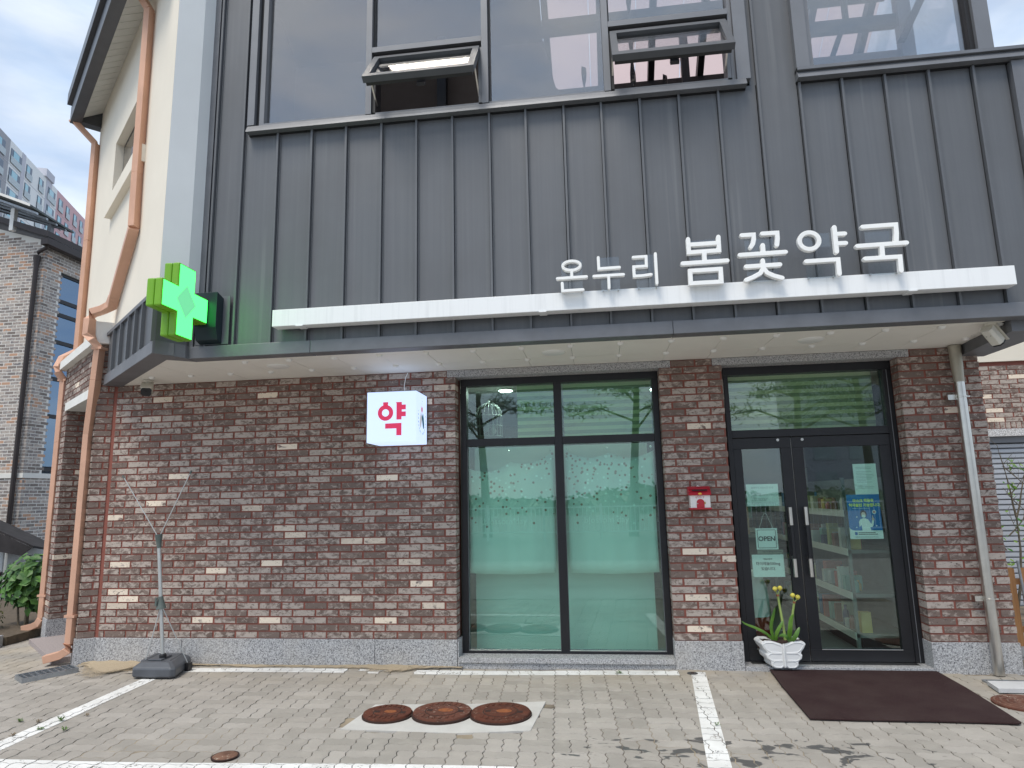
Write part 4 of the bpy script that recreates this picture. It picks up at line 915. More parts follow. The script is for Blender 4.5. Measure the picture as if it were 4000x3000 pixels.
# ================================================================== rain pipes
RP = thing('rain_pipe', 'polished steel rain pipe standing against the right brick pier', 'pipe', (3.15, -.08, 0))
MB().lathe([(.040, .005), (.040, 2.30), (.040, ZS-.01)], (3.15, -.083, 0), 24).build('pipe', m_steel, RP, smooth=True)
MB().lathe([(.041, 2.42), (.047, 2.6), (.05, ZS-.002)], (3.15, -.083, 0), 24).build('upper_sleeve', simple('cream_painted_sleeve', (.40, .37, .30), .4, .3), RP, smooth=True)
for z in (.60, 2.29):
    c_ = MB().lathe([(.0405, z-.008), (.045, z-.006), (.045, z+.006), (.0405, z+.008)], (3.15, -.083, 0), 24).build('clamp', m_steel, RP, smooth=True)
    MB().box(3.05, 3.11, -.07, -.004, z-.022, z+.022).build('wall_bracket', m_steel, c_); MB().box(3.19, 3.215, -.10, -.05, z-.006, z+.006).build('clamp_bolt', m_steel, c_)
def pipe_seg(parent, pts, name, th, w=.045, d=.032): return MB().tube(pts, 0, rect=(w, d), upv=(0, 0, 1)).build(name, m_copper, parent, bevel=.004)
def S4(t, o, z, th=40): return tuple(SW(th, t, o, z))
def cpipe(lab, upper, elbow, lower, shoe):
    t = thing('downpipe', lab, 'pipe', lower[-1], 'copper coloured downpipes on the left side wall')
    for a, b in zip(upper, upper[1:]):
        pipe_seg(t, [a, b], 'pipe', 0)
    pipe_seg(t, elbow, 'elbow', 0, .047, .034)
    for a, b in zip(lower, lower[1:]): pipe_seg(t, [a, b], 'pipe', 0)
    pipe_seg(t, shoe, 'shoe', 0, .048, .036)
    for p in (upper[0], lower[0], lower[-1]):
        pp = Vector(p); MB().box(pp.x-.056, pp.x+.056, pp.y-.05, pp.y+.05, pp.z-.012 if pp.z > 1 else pp.z+.25, pp.z+.012 if pp.z > 1 else pp.z+.275).build('joint_collar', m_copper, t)
    return t
cpipe('copper coloured square downpipe nearest the corner, bending round the white ledge',
      [S4(1.25, .20, 6.95, U), S4(1.04, .055, 6.55, U), S4(1.00, .055, 4.72, U), S4(.96, .055, 4.15, U), S4(1.72, .055, 3.64, U)],
      [S4(1.72, .055, 3.64, U), S4(1.80, .06, 3.57, U), S4(1.86, .09, 3.53, 41), S4(1.93, .13, 3.50, 40), S4(1.95, .15, 3.43, 40), S4(1.94, .15, 3.26, 40), S4(1.90, .12, 3.20, 40), S4(1.90, .06, 3.12, 40)],
      [S4(1.90, .05, 3.12), S4(1.96, .05, 2.8), S4(2.08, .05, 2.25), S4(2.08, .05, .19)],
      [S4(2.08, .05, .19), S4(2.09, .06, .13), S4(2.12, .12, .09), S4(2.18, .24, .06)])
cpipe('copper coloured square downpipe at the far end of the side wall',
      [S4(4.22, .30, 6.72, U), S4(4.15, .05, 6.45, U), S4(4.05, .05, 5.0, U), S4(4.05, .05, 3.50, U)],
      [S4(4.05, .05, 3.50, U), S4(3.92, .08, 3.36, 40), S4(3.92, .12, 3.24, 40), S4(3.92, .12, 3.18, 40), S4(3.92, .05, 3.08, 40)],
      [S4(3.92, .04, 3.08), S4(3.90, .04, 2.3), S4(3.90, .04, .22)], [S4(3.90, .04, .22), S4(3.92, .06, .16), S4(3.98, .10, .13), S4(4.10, .18, .10)])
# ================================================================== banner stand
m_alu = simple('pale_aluminium', (.52, .53, .52), .38, .5, var=.05); m_gp = simple('grey_green_plastic', (.10, .125, .115), .5); m_wb = simple('slate_plastic_tank', (.085, .092, .105), .42, var=.10, scale=14, bump=.1)
BS = thing('banner_stand', 'empty banner stand with two spread rods and a dark water filled base', 'banner stand', (-4.03, -.34, 0))
base = MB()
out = [(-4.175, -.52), (-3.82, -.52), (-3.79, -.49), (-3.91, -.08), (-3.96, -.04), (-4.28, -.04), (-4.31, -.08), (-4.20, -.50)]
low = [(x, y, .012) for x, y in out]; cxm, cym = -4.05, -.30
def ringb(k, z): return [(cxm+(x-cxm)*k, cym+(y-cym)*k, z) for x, y in out]
rings = [ringb(.97, .008), ringb(1.0, .022), ringb(1.0, .075), ringb(.97, .092), ringb(.74, .125), ringb(.70, .128)]
for rg in rings: base.v += rg
n8 = len(out)
for k in range(len(rings)-1):
    for j in range(n8): base.face([k*n8+j, k*n8+(j+1) % n8, (k+1)*n8+(j+1) % n8, (k+1)*n8+j])
base.face([j for j in range(n8)][::-1]); base.face([(len(rings)-1)*n8+j for j in range(n8)])
bs = base.build('water_base', m_wb, BS, bevel=.012)
MB().prism([(-4.12, -.42, .129), (-3.98, -.42, .129), (-4.01, -.22, .129), (-4.13, -.22, .129)], (0, 0, .012)).build('lid', m_wb, bs, bevel=.006)
for dx in (-.125, .115): MB().obox((-4.06+dx, -.42, .112), (.05, 0, 0), (-.06, .28, 0), (0, 0, .022)).build('ridge', m_wb, bs, bevel=.01)
MB().lathe([(.03, .13), (.03, .165), (.024, .175)], (-4.02, -.345, 0), 14).build('socket', m_gasket, BS)
pt = Vector((-4.135, -.345, 1.175)); pb = Vector((-4.02, -.345, .14)); dp = (pb-pt).normalized()
MB().tube([tuple(pb), tuple(pt)], .0165, 12).build('pole', m_alu, BS, smooth=True)
MB().tube([tuple(pt-dp*.065), tuple(pt-dp*.03), tuple(pt+dp*.02), tuple(pt+dp*.06)], 0, 12, radii=[.034, .030, .022, .020]).build('rod_holder', m_gp, BS, smooth=True)
mid = pt+(pb-pt)*.53
MB().tube([tuple(mid-dp*.05), tuple(mid-dp*.02), tuple(mid+dp*.06)], 0, 10, radii=[.022, .026, .046]).build('stay_collar', m_gp, BS, smooth=True)
MB().obox(mid+Vector((-.03, -.045, -.03)), (.018, 0, 0), (0, .012, 0), (0, 0, .075)).build('collar_lever', m_gp, BS)
for e, lab in (((-4.53, -.36, 1.775), ''), ((-3.85, -.36, 1.80), '')):
    e = Vector(e); s_ = pt-dp*.05+Vector((.012 if e.x > pt.x else -.012, 0, 0))
    r_ = MB().tube([tuple(s_), tuple(e)], .0048, 8).build('rod', m_alu, BS, smooth=True); MB().tube([tuple(e), tuple(e+(e-s_).normalized()*.03)], .009, 8).build('tip_hook', m_gp, r_)
for e in ((-4.15, -.40, .12), (-3.85, -.22, .06)):
    MB().tube([tuple(mid+dp*.06+Vector((.02 if e[0] > -4 else -.01, 0, 0))), e], .0048, 6).build('stay', m_alu, BS)
MB().box(-3.862, -.0-3.825, -.25, -.19, .0, .07).build('stay_foot', m_gasket, BS)
# ================================================================== butterfly planter and flowers
m_pot = simple('white_glazed_pot', (.80, .80, .79), .35, var=.02); m_soil = simple('dark_soil', (.045, .025, .02), .95, var=.4, scale=60, bump=.5)
FP = thing('flower_pot', 'white butterfly shaped flower pot on the door sill', 'pot', (1.485, -.02, .036))
px0, py0 = 1.487, -.085
half = [(.0, .205), (.03, .215), (.10, .238), (.16, .240), (.185, .228), (.195, .212), (.175, .175), (.150, .145), (.148, .130), (.158, .118), (.150, .085), (.125, .066), (.118, .055), (.118, .030), (.105, .012), (.080, .002), (.035, .0), (.012, .012), (0, .018)]
outl = half+[(-x, z) for x, z in half[::-1][1:-1]]
n_ = len(outl); mb = MB(); fr = [(px0+x*.93, py0, .037+z*.93) for x, z in outl]; bk = [(px0+x*.99-.02, py0+.15, .037+z*.97) for x, z in outl]
i0 = len(mb.v); mb.v += fr+bk
for j in range(n_): mb.face([j, (j+1) % n_, n_+(j+1) % n_, n_+j])
mb.face(list(range(n_))[::-1]); mb.face([n_+j for j in range(n_)])
mb.build('shell', m_pot, FP, bevel=.004)
for sg in (-1, 1):      # raised wing panels on the front
    for pts in ([(.018, .195), (.09, .222), (.150, .224), (.178, .208), (.150, .165), (.115, .140), (.018, .135)], [(.018, .128), (.115, .130), (.142, .112), (.134, .085), (.110, .070), (.018, .072)], [(.018, .064), (.085, .064), (.105, .050), (.105, .028), (.085, .012), (.035, .010), (.016, .026)]):
        P_ = [(px0+sg*x*.93, py0-.0005, .037+z*.93) for x, z in pts]
        mbr = MB()
        for qa, qb in zip(P_, P_[1:]+P_[:1]): mbr.tube([qa, qb], .0042, 6)
        mbr.build('wing_relief', m_pot, FP, smooth=True)
mb = MB(); mb.lathe([(.009, 0), (.011, .02), (.009, .04), (.011, .06), (.009, .08), (.011, .10), (.009, .12), (.011, .14), (.009, .16), (.007, .19)], (px0, py0-.004, .048), 10); mb.build('butterfly_body', m_pot, FP, smooth=True)
MB().prism([(px0-.165, py0+.012, .245), (px0-.10, py0+.012, .247), (px0, py0+.02, .228), (px0+.10, py0+.012, .247), (px0+.165, py0+.012, .245), (px0+.14, py0+.138, .245), (px0-.18, py0+.138, .245)], (0, 0, .018)).build('soil', m_soil, FP)
m_leaf = Mat('glossy_green_leaf', (.05, .16, .02), .4); f = m_leaf.noise(9, 3); m_leaf.color(m_leaf.ramp(f, [(.3, (.045, .13, .018)), (.7, (.13, .27, .03))])); m_leaf = m_leaf.m
m_stem = simple('pale_green_stem', (.32, .42, .12), .5, var=.12); m_bud = simple('yellow_bud', (.72, .62, .10), .5, var=.2, scale=40)
def blade(path, w0, n=9, tw=0.0):
    mb = MB(); P = [Vector(p) for p in path]; Q = []
    for i in range(n+1):
        u = i/n*(len(P)-1); k = min(int(u), len(P)-2); fu = u-k
        p0, p1, p2, p3 = P[max(k-1, 0)], P[k], P[k+1], P[min(k+2, len(P)-1)]
        Q.append(0.5*((2*p1)+(-p0+p2)*fu+(2*p0-5*p1+4*p2-p3)*fu*fu+(-p0+3*p1-3*p2+p3)*fu**3))
    for i, p in enumerate(Q):
        v = i/n; d = (Q[min(i+1, n)]-Q[max(i-1, 0)]).normalized(); s_ = d.cross(Vector((math.sin(tw), -math.cos(tw), .15))).normalized(); ww = w0*math.sin(PI*min(1, .18+v*.82))**.7*(1-.15*v)
        nn = s_.cross(d)
        mb.v += [tuple(p-s_*ww), tuple(p+nn*ww*.25), tuple(p+s_*ww)]
    for i in range(n):
        a = i*3
        for k in (0, 1): mb.face([a+k, a+k+1, a+k+4, a+k+3])
    return mb
def plant(lab, x, y, stem_top, buds, leaves):
    t = thing('flower_plant', lab, 'plant', (x, y, .262), 'flowering plants in the butterfly pot')
    top = Vector(stem_top)
    MB().tube([(x, y, .25), (x+(top.x-x)*.35, y, .25+(top.z-.25)*.4), tuple(top)], 0, 10, radii=[.013, .0115, .009]).build('stem', m_stem, t, smooth=True)
    MB().lathe([(.012, -.008), (.014, 0), (.011, .008)], tuple(top), 8).build('node', simple('red_brown_sheath', (.28, .10, .04), .6), t)
    for b in buds:
        b = Vector(b); MB().tube([tuple(top), tuple(b)], .0045, 6).build('flower_stalk', m_stem, t)
        q = MB().lathe([(.004, -.012), (.019, .002), (.021, .012), (.015, .024), (.003, .030)], tuple(b), 8).build('bud', m_bud, t, smooth=True)
        for k in range(4):
            a = k*PI/2+.4; MB().lathe([(.002, -.005), (.0115, .008), (.010, .019), (.002, .027)], (b.x+.011*math.cos(a), b.y+.011*math.sin(a), b.z), 6).build('petal', m_bud, q, smooth=True)
    for pth, wd, tw in leaves: blade(pth, wd, 9, tw).build('leaf', m_leaf, t, smooth=True, recalc=False)
    return t
plant('taller flowering plant with two yellow buds in the white butterfly pot', 1.52, -.03, (1.488, -.03, .625), [(1.466, -.045, .672), (1.511, -.03, .676)],
      [([(1.43, -.02, .25), (1.41, -.03, .36), (1.44, -.03, .47), (1.458, -.03, .525)], .017, 0.3), ([(1.42, -.03, .25), (1.36, -.06, .315), (1.27, -.08, .365), (1.185, -.10, .40), (1.150, -.11, .43)], .012, .2),
       ([(1.44, -.03, .25), (1.45, -.05, .32), (1.485, -.06, .385), (1.51, -.05, .42)], .016, -.3)])
plant('shorter flowering plant leaning right with two yellow buds in the butterfly pot', 1.555, -.02, (1.622, -.02, .565), [(1.612, -.03, .615), (1.655, -.02, .598)],
      [([(1.545, -.05, .25), (1.56, -.06, .36), (1.575, -.06, .44), (1.60, -.07, .475)], .020, 0), ([(1.555, -.07, .25), (1.585, -.10, .30), (1.61, -.10, .345), (1.63, -.09, .375)], .019, -.4), ([(1.54, -.08, .25), (1.515, -.11, .295), (1.475, -.12, .315), (1.445, -.12, .300)], .016, .3), ([(1.55, -.06, .25), (1.54, -.08, .33), (1.555, -.09, .375)], .015, .1)])
# ================================================================== door mat
m_mat = Mat('brown_coir', (.045, .026, .026), 1.0, 0, .1); f = m_mat.noise(260, 3, .7); g = m_mat.noise(3, 4)
m_mat.color(m_mat.mix(m_mat.thr(g, .35, .7), m_mat.ramp(f, [(.3, (.022, .0125, .013)), (.7, (.085, .05, .05))]), (.07, .046, .044))); m_mat.bump(f, 1.0, .01); m_mat = m_mat.m
mo = [(1.372, -.024), (1.345, -.5), (1.325, -1.282), (1.6, -1.292), (2.1, -1.286), (2.60, -1.302), (2.625, -1.285), (2.66, -.9), (2.69, -.5), (2.705, -.024)]
mbm = MB().prism([(x, y, .004) for x, y in mo], (0, 0, .014))
tag(mbm.build('door_mat', m_mat, None, bevel=.004), 'dark brown coir door mat lying in front of the entrance', 'mat')
# ================================================================== manhole covers
def rust(name, a, b, c_):
    m = Mat(name, a, .85, .1, .3); f = m.noise(14, 6, .7); g = m.noise(45, 4, .7); h = m.noise(5, 3)
    x = m.mix(m.thr(f, .35, .65), a, b); x = m.mix(m.math('MULTIPLY', m.thr(g, .58, .68), m.thr(h, .38, .6)), x, c_); m.color(x); m.bump(g, .5, .003); return m.m
m_rust = rust('rusty_iron', (.13, .040, .022), (.075, .027, .018), (.26, .17, .12)); m_rustl = rust('rusty_iron_worn', (.15, .055, .035), (.09, .038, .026), (.42, .35, .29)); m_rustd = simple('dark_rust_groove', (.03, .012, .008), .9)
def manhole(lab, cx, cy, r, m, rot, zb=.002, ribs=True):
    t = thing('manhole_cover', lab, 'manhole cover', (cx, cy, zb), 'three rusty covers in a row' if ribs else None)
    MB().lathe([(r*1.0, -.01), (r*1.0, .020), (r*.985, .026), (r*.93, .026)], (cx, cy, zb), 40).build('plate', m, t, smooth=True)
    MB().lathe([(r*1.045, -.012), (r*1.05, .010), (r*1.01, .012)], (cx, cy, zb), 40).build('rim', m_rustd, t, smooth=True)
    mb = MB()
    for i in range(40):
        a, b = 2*PI*i/40, 2*PI*(i+1)/40
        for r0, r1, h in ((r*.56, r*.60, .0265),):
            mb.hexa([(cx+r0*math.cos(a), cy+r0*math.sin(a), zb+.024), (cx+r1*math.cos(a), cy+r1*math.sin(a), zb+.024), (cx+r1*math.cos(b), cy+r1*math.sin(b), zb+.024), (cx+r0*math.cos(b), cy+r0*math.sin(b), zb+.024),
                     (cx+r0*math.cos(a), cy+r0*math.sin(a), zb+h), (cx+r1*math.cos(a), cy+r1*math.sin(a), zb+h), (cx+r1*math.cos(b), cy+r1*math.sin(b), zb+h), (cx+r0*math.cos(b), cy+r0*math.sin(b), zb+h)])
    mb.build('inner_groove', m_rustd, t)
    MB().lathe([(r*.555, .02), (r*.54, .0285), (.002, .0285)], (cx, cy, zb), 32).build('centre_boss', m, t, smooth=True)
    MB().lathe([(r*.22, .0287), (r*.2, .0305), (.002, .0305)], (cx+r*.12, cy, zb), 20, sc=(1.2, .8)).build('badge', simple('orange_rust_badge', (.24, .075, .022), .8, var=.4, scale=50), t)
    for k in range(6):
        for sg in (-1, 1):
            a = math.radians(90*sg+(k-2.5)*17); rr = r*.77; c_ = Vector((cx+rr*math.cos(a), cy+rr*math.sin(a), zb+.0262))
            MB().obox(c_+Vector((-.010, -.025, 0)), (.016, 0, 0), (0, .05, 0), (0, 0, .004)).build('tread_rib', m, t)
    for dx in (-.42, .66): MB().box(cx+r*dx-.02, cx+r*dx+.02, cy-.03, cy+.012, zb+.0285 if dx < 0 else zb+.0262, zb+.0295 if dx < 0 else zb+.0272).build('key_slot', m_rustd, t)
    return t
manhole('smallest rusty manhole cover, at the left end of the row of three', -1.566, -1.365, .172, m_rust, 0)
manhole('rusty manhole cover with worn pale edges, in the middle of the row', -1.178, -1.325, .206, m_rustl, 0, .006)
manhole('rusty manhole cover at the right end of the row, towards the doormat', -.762, -1.305, .210, m_rust, 0)
sc_ = thing('drain_cover', 'small worn round cover beside the front white line', 'drain cover', (-2.325, -2.165, 0))
MB().lathe([(.072, -.01), (.072, .006), (.066, .009), (.003, .009)], (-2.325, -2.165, 0), 24).build('plate', rust('sandy_rust', (.22, .12, .08), (.12, .06, .04), (.50, .42, .33)), sc_, smooth=True); MB().lathe([(.076, -.01), (.082, .005), (.076, .006)], (-2.325, -2.165, 0), 24).build('rim', m_rustd, sc_)
sv = thing('valve_cover', 'small dark round cover at the corner of the white lines', 'drain cover', (.725, -.155, 0))
MB().lathe([(.045, -.01), (.045, .006), (.04, .008), (.002, .008)], (.712, -.135, 0), 22).build('plate', simple('dark_iron', (.07, .068, .066), .6, .4, var=.2, scale=30), sv, smooth=True); MB().lathe([(.016, .0082), (.014, .011), (.001, .011)], (.712, -.135, 0), 12).build('boss', m_rustd, sv)
wc = thing('manhole_cover', 'sandy worn manhole cover at the right edge below the grey slab', 'manhole cover', (2.90, -.83, 0))
MB().lathe([(.20, -.01), (.20, .006), (.19, .010), (.003, .010)], (2.905, -.835, 0), 36).build('plate', m_rustl, wc, smooth=True)
for r_ in (.06, .10, .14, .18): MB().lathe([(r_-.008, .009), (r_-.004, .014), (r_+.004, .014), (r_+.008, .009)], (2.905, -.835, 0), 32).build('ring_rib', rust('sandy_iron', (.19, .10, .07), (.12, .06, .045), (.45, .38, .30)) if r_ == .06 else bpy.data.materials['sandy_iron'], wc)
# ================================================================== gratings
m_galv = simple('galvanised_steel', (.36, .38, .40), .4, .7, var=.15, scale=20); m_hole = simple('drain_hole', (.006, .006, .007), .9)
def grating(lab, o, ex, ey, nx, ny, zt, side=True):
    o, ex, ey = Vector(o), Vector(ex), Vector(ey); t = thing('drain_grating', lab, 'grating', tuple(o)); ux_, uy_ = ex.normalized(), ey.normalized()
    MB().obox(o+Vector((0, 0, zt-.05)), ex, ey, (0, 0, .005)).build('hollow', m_hole, t)
    for a, b, c_ in ((o, ex, uy_*.014), (o+ey-uy_*.014, ex, uy_*.014), (o+uy_*.0145, ux_*.014, ey-uy_*.029), (o+ex-ux_*.014+uy_*.0145, ux_*.014, ey-uy_*.029)): MB().obox(a+Vector((0, 0, zt-.06)), b, c_, (0, 0, .06)).build('frame', m_galv, t)
    for i in range(1, nx): MB().obox(o+ex*(i/nx)-ux_*.003+uy_*.015+Vector((0, 0, zt-.03)), ux_*.006, ey-uy_*.030, (0, 0, .028)).build('bar', m_galv, t)
    for j in range(1, ny): MB().obox(o+ey*(j/ny)-uy_*.003+ux_*.015+Vector((0, 0, zt-.03)), ex-ux_*.030, uy_*.006, (0, 0, .026)).build('cross_bar', m_galv, t)
    return t
grating('steel drain grating at the foot of the left corner', (-5.10, -.70, 0), (.215, .395, 0), (-.19, .125, 0), 9, 3, .035)
grating('steel drain grating under the steel rain pipe', (2.93, -.355, 0), (.60, -.02, 0), (0, .11, 0), 4, 2, .012)
single('concrete_slab', MB().prism([(2.905, -.372, .004), (2.872, -.585, .004), (3.6, -.60, .004), (3.6, -.385, .004)], (0, 0, .03)), simple('pale_concrete_slab', (.50, .50, .50), .85, var=.08), 'pale concrete slab beside the right drain grating', 'slab')
MB  # end
# ================================================================== ground, pavers, paint, sand
m_asph = simple('grey_ground', (.20, .195, .185), .95, var=.15, scale=2, bump=.3)
tag(MB().box(-260, 260, -260, 260, -.30, -.055).build('ground', m_asph, None), kind='structure')
m_bed = Mat('sandy_joint_bed', (.17, .145, .115), .95); f = m_bed.noise(1.3, 4); m_bed.color(m_bed.mix(m_bed.thr(f, .40, .60), (.085, .072, .062), (.34, .28, .20))); m_bed.bump(m_bed.noise(150, 3), .5, .004); m_bed = m_bed.m
def make_paver():
    m = Mat('grey_concrete_paver', (.42, .40, .37), .9, 0, .25)
    r = m.attr('rnd'); f = m.noise(1.1, 5, .55); g = m.noise(90, 4, .7); h = m.noise(6, 5, .6)
    c = m.ramp(r, [(0, (.31, .288, .256)), (.5, (.355, .328, .293)), (1, (.41, .38, .342))])
    c = m.mix(m.math('MULTIPLY', m.thr(f, .4, .7), .55), c, (.28, .253, .220))
    c = m.mix(m.math('MULTIPLY', m.thr(h, .48, .75), .35), c, (.50, .46, .405))
    c = m.mix(m.math('MULTIPLY', m.thr(g, .56, .70), .35), c, (.20, .19, .175))
    sp = m.n('ShaderNodeSeparateXYZ'); m.l(m.pos(), sp.inputs[0])
    # dry sand film near the wall
    wall = m.thr(sp.outputs[1], -.75, .05); sand = m.math('MULTIPLY', wall, m.thr(m.noise(2.0, 5), .38, .62))
    c = m.mix(m.math('MULTIPLY', sand, .55), c, (.43, .365, .27))
    # oil and water spots spilt in front of the door
    def bell(v, cen, wd):
        return m.thr(m.math('ABSOLUTE', m.math('SUBTRACT', v, cen)), wd, wd*.45)
    zone = m.math('MULTIPLY', bell(sp.outputs[0], .72, 1.25), bell(sp.outputs[1], -1.83, .28))
    st = m.noise(1, 3, .5, m.map((5.5, 9, 1), (2.3, .4, 0)), .5)
    spots = m.math('MULTIPLY', m.thr(m.math('ADD', st, m.math('MULTIPLY', zone, .13)), .665, .69), m.thr(zone, .02, .2))
    c = m.mix(m.math('MULTIPLY', spots, .88), c, (.075, .074, .074))
    m.color(c); m.bump(g, .45, .003)
    rr = m.n('ShaderNodeMapRange'); m.l(spots, rr.inputs[0]); rr.inputs[3].default_value = .9; rr.inputs[4].default_value = .45; m.l(rr.outputs[0], m.b.inputs['Roughness'])
    return m.m
m_paver = make_paver()
PA = math.radians(3.4); CA, SA = math.cos(PA), math.sin(PA); PO = Vector((.60, -.21))
CELL = .2095; AMP = .0075
def p2w(u, v): return (PO.x+u*CA-v*SA, PO.y+u*SA+v*CA)
def zig(s):            # zigzag edge, two teeth per cell, zero at cell corners
    k = (s/CELL*2) % 1.0
    return AMP*(4*k if k < .25 else (2-4*k if k < .75 else 4*k-4))
def side_pts(fix, a, b, axis, sg):   # points along an edge from a to b
    n = max(2, int(round((b-a)/CELL*8))); out = []
    for i in range(n+1):
        s = a+(b-a)*i/n; out.append((fix+zig(s), s) if axis == 'v' else (s, fix+zig(s)))
    return out
def paver_outline(u0, u1, v0, v1, g=.0021):
    bot = side_pts(v0+g, u0, u1, 'u', 1); rgt = side_pts(u1-g, v0, v1, 'v', 1); top = side_pts(v1-g, u0, u1, 'u', 1)[::-1]; lft = side_pts(u0+g, v0, v1, 'v', 1)[::-1]
    fix = lambda p: (min(max(p[0], u0+g-AMP), u1-g+AMP), min(max(p[1], v0+g-AMP), v1-g+AMP))
    res = []
    for e, nx in ((bot, rgt), (rgt, top), (top, lft), (lft, bot)):
        res += e[1:-1]
        a, b = e[-1], nx[0]
        if e in (bot, top): res.append((b[0], a[1]))
        else: res.append((a[0], b[1]))
    return res
APRON = [(-1.80, -1.66), (-1.0, -1.68), (-.52, -1.60), (-.47, -.97), (-1.0, -1.06), (-1.74, -1.12)]
APL = convex_planes(APRON)
def inside(pl, x, y): return all(a*x+b*y+c > 0 for a, b, c in pl)
wall_line = lambda x, y: y < .03 or (x < -5.0 and y < .03+(-5.0-x)*.80) or x > 3.40
PAV = []
SIDEP = [(-5.25, -1.1), (-4.9, -.2)]
for i in range(-46, 16):
    for k in range(-16, 15):
        par = (i+k) % 2
        u0, v0 = i*CELL, k*CELL
        subs = [(u0, u0+CELL/2, v0, v0+CELL), (u0+CELL/2, u0+CELL, v0, v0+CELL)] if par else [(u0, u0+CELL, v0, v0+CELL/2), (u0, u0+CELL, v0+CELL/2, v0+CELL)]
        for q in subs:
            o = [p2w(*p) for p in paver_outline(*q)]
            cx, cy = sum(p[0] for p in o)/len(o), sum(p[1] for p in o)/len(o)
            if cy > 2.8 or cy < -3.6: continue
            if cx > -5.1 and cy > .02: continue
            if cx <= -5.1 and (cx+5.1)*.77+(cy+.1)*.64 > 0.02 and cx > -7.2: continue
            if inside(APL, cx, cy): continue
            if cx > 3.34 and cy > -.3: continue
            PAV.append((o, cx, cy))
def paver_mesh(mb, o, cx, cy):
    tx, ty, dz = R.uniform(-.006, .006), R.uniform(-.006, .006), R.uniform(-.0012, .0010)
    und = .006*math.sin(cx*1.9+.7)*math.cos(cy*1.4)-.004
    H = lambda x, y: dz+und+tx*(x-cx)+ty*(y-cy)
    n = len(o); i0 = len(mb.v)
    ins = [(x+(cx-x)*.035, y+(cy-y)*.035) for x, y in o]
    mb.v += [(x, y, H(x, y)) for x, y in ins]+[(x, y, H(x, y)-.0035) for x, y in o]+[(x, y, -.03) for x, y in o]
    mb.cur = (R.random(), 0)
    mb.face([i0+j for j in range(n)])
    for j in range(n):
        k = (j+1) % n
        mb.face([i0+j, i0+n+j, i0+n+k, i0+k]); mb.face([i0+n+j, i0+2*n+j, i0+2*n+k, i0+n+k])
    return und
PAVE = tag(MB().box(-12.5, 7.5, -9.5, 3.4, -.054, -.011).build('pavement', m_bed, None), kind='structure')
PAV.sort(key=lambda p: (p[1])**2+(p[2]+6.2)**2 + (0 if abs(p[1]) < (p[2]+6.2)*.80 and p[2] > -2.55 else 1000))
for o, cx, cy in PAV[:300]:
    mb = MB(); paver_mesh(mb, o, cx, cy); mb.build('paver', m_paver, PAVE, attrs=True)
mb = MB()
for o, cx, cy in PAV[300:]: paver_mesh(mb, o, cx, cy)
tag(mb.build('paver_infill', m_paver, PAVE, attrs=True), kind='stuff')
# coarser paving behind the camera and along the side street
m_far = Mat('distant_paving', (.40, .385, .36), .9); bt = m_far.n('ShaderNodeTexBrick'); m_far.l(m_far.pos(), bt.inputs[0]); bt.inputs['Scale'].default_value = 4.7; bt.inputs['Mortar Size'].default_value = .012
bt.inputs[1].default_value = (.40, .385, .36, 1); bt.inputs[2].default_value = (.36, .345, .32, 1); bt.inputs[3].default_value = (.2, .19, .17, 1); m_far.color(bt.outputs[0]); m_far = m_far.m
for a, b, c_, d in ((-12.5, 7.5, -9.5, -3.65), (-12.5, -9.2, -3.64, 3.4), (3.9, 7.5, -3.64, 1.0)):
    MB().box(a, b, c_, d, -.0105, -.003).build('paving', m_far, PAVE)
# white parking bay lines painted over the pavers
m_paint = Mat('white_road_paint', (.74, .735, .71), .75); g = m_paint.noise(60, 5, .7); h = m_paint.noise(4, 4)
sp_ = m_paint.n('ShaderNodeSeparateXYZ'); m_paint.l(m_paint.pos(), sp_.inputs[0])
m_paint.color(m_paint.mix(m_paint.thr(h, .4, .7), (.80, .795, .77), (.66, .65, .62)))
al = m_paint.math('GREATER_THAN', m_paint.math('ADD', m_paint.math('MULTIPLY', g, .55), m_paint.math('MULTIPLY', m_paint.noise(9, 4), .45)), .415)
m_paint.l(al, m_paint.b.inputs['Alpha']); m_paint = m_paint.m
def line(lab, quad, skip=()):
    q = quad
    ar = sum(q[i][0]*q[(i+1) % 4][1]-q[(i+1) % 4][0]*q[i][1] for i in range(4))
    if ar < 0: q = q[::-1]
    pl = convex_planes(q); mb = MB()
    for o, cx, cy in PAV:
        if min(p[0] for p in q)-.2 > cx or max(p[0] for p in q)+.2 < cx or min(p[1] for p in q)-.2 > cy or max(p[1] for p in q)+.2 < cy: continue
        if any(a < cx < b for a, b in skip): continue
        c = clip([(x+(cx-x)*.012, y+(cy-y)*.012) for x, y in o], pl)
        if len(c) < 3: continue
        und = .006*math.sin(cx*1.9+.7)*math.cos(cy*1.4)-.004
        i0 = len(mb.v); mb.v += [(x, y, und+.0026) for x, y in c]+[(x, y, und+.0012) for x, y in c]; n = len(c)
        mb.face([i0+j for j in range(n)])
        for j in range(n): mb.face([i0+j, i0+n+j, i0+n+(j+1) % n, i0+(j+1) % n])
    if not mb.v: return
    return tag(mb.build('parking_line', m_paint, None), lab, 'road marking', 'white lines of the parking bay')
line('white painted line running along the foot of the wall', [(-3.95, -.262), (.60, -.195), (.60, -.055), (-3.95, -.125)], skip=((-2.35, -2.22), (-1.98, -1.72)))
line('white painted line between the manhole covers and the door mat', [(.705, -.09), (.825, -.085), (.640, -2.45), (.505, -2.45)])
line('white painted line running out to the left from the banner stand base', [(-4.10, -.50), (-3.965, -.50), (-3.83, -2.35), (-3.965, -2.35)])
line('white painted line along the bottom edge of the picture', [(-4.6, -2.475), (-.55, -2.31), (-.55, -2.19), (-4.6, -2.33)])
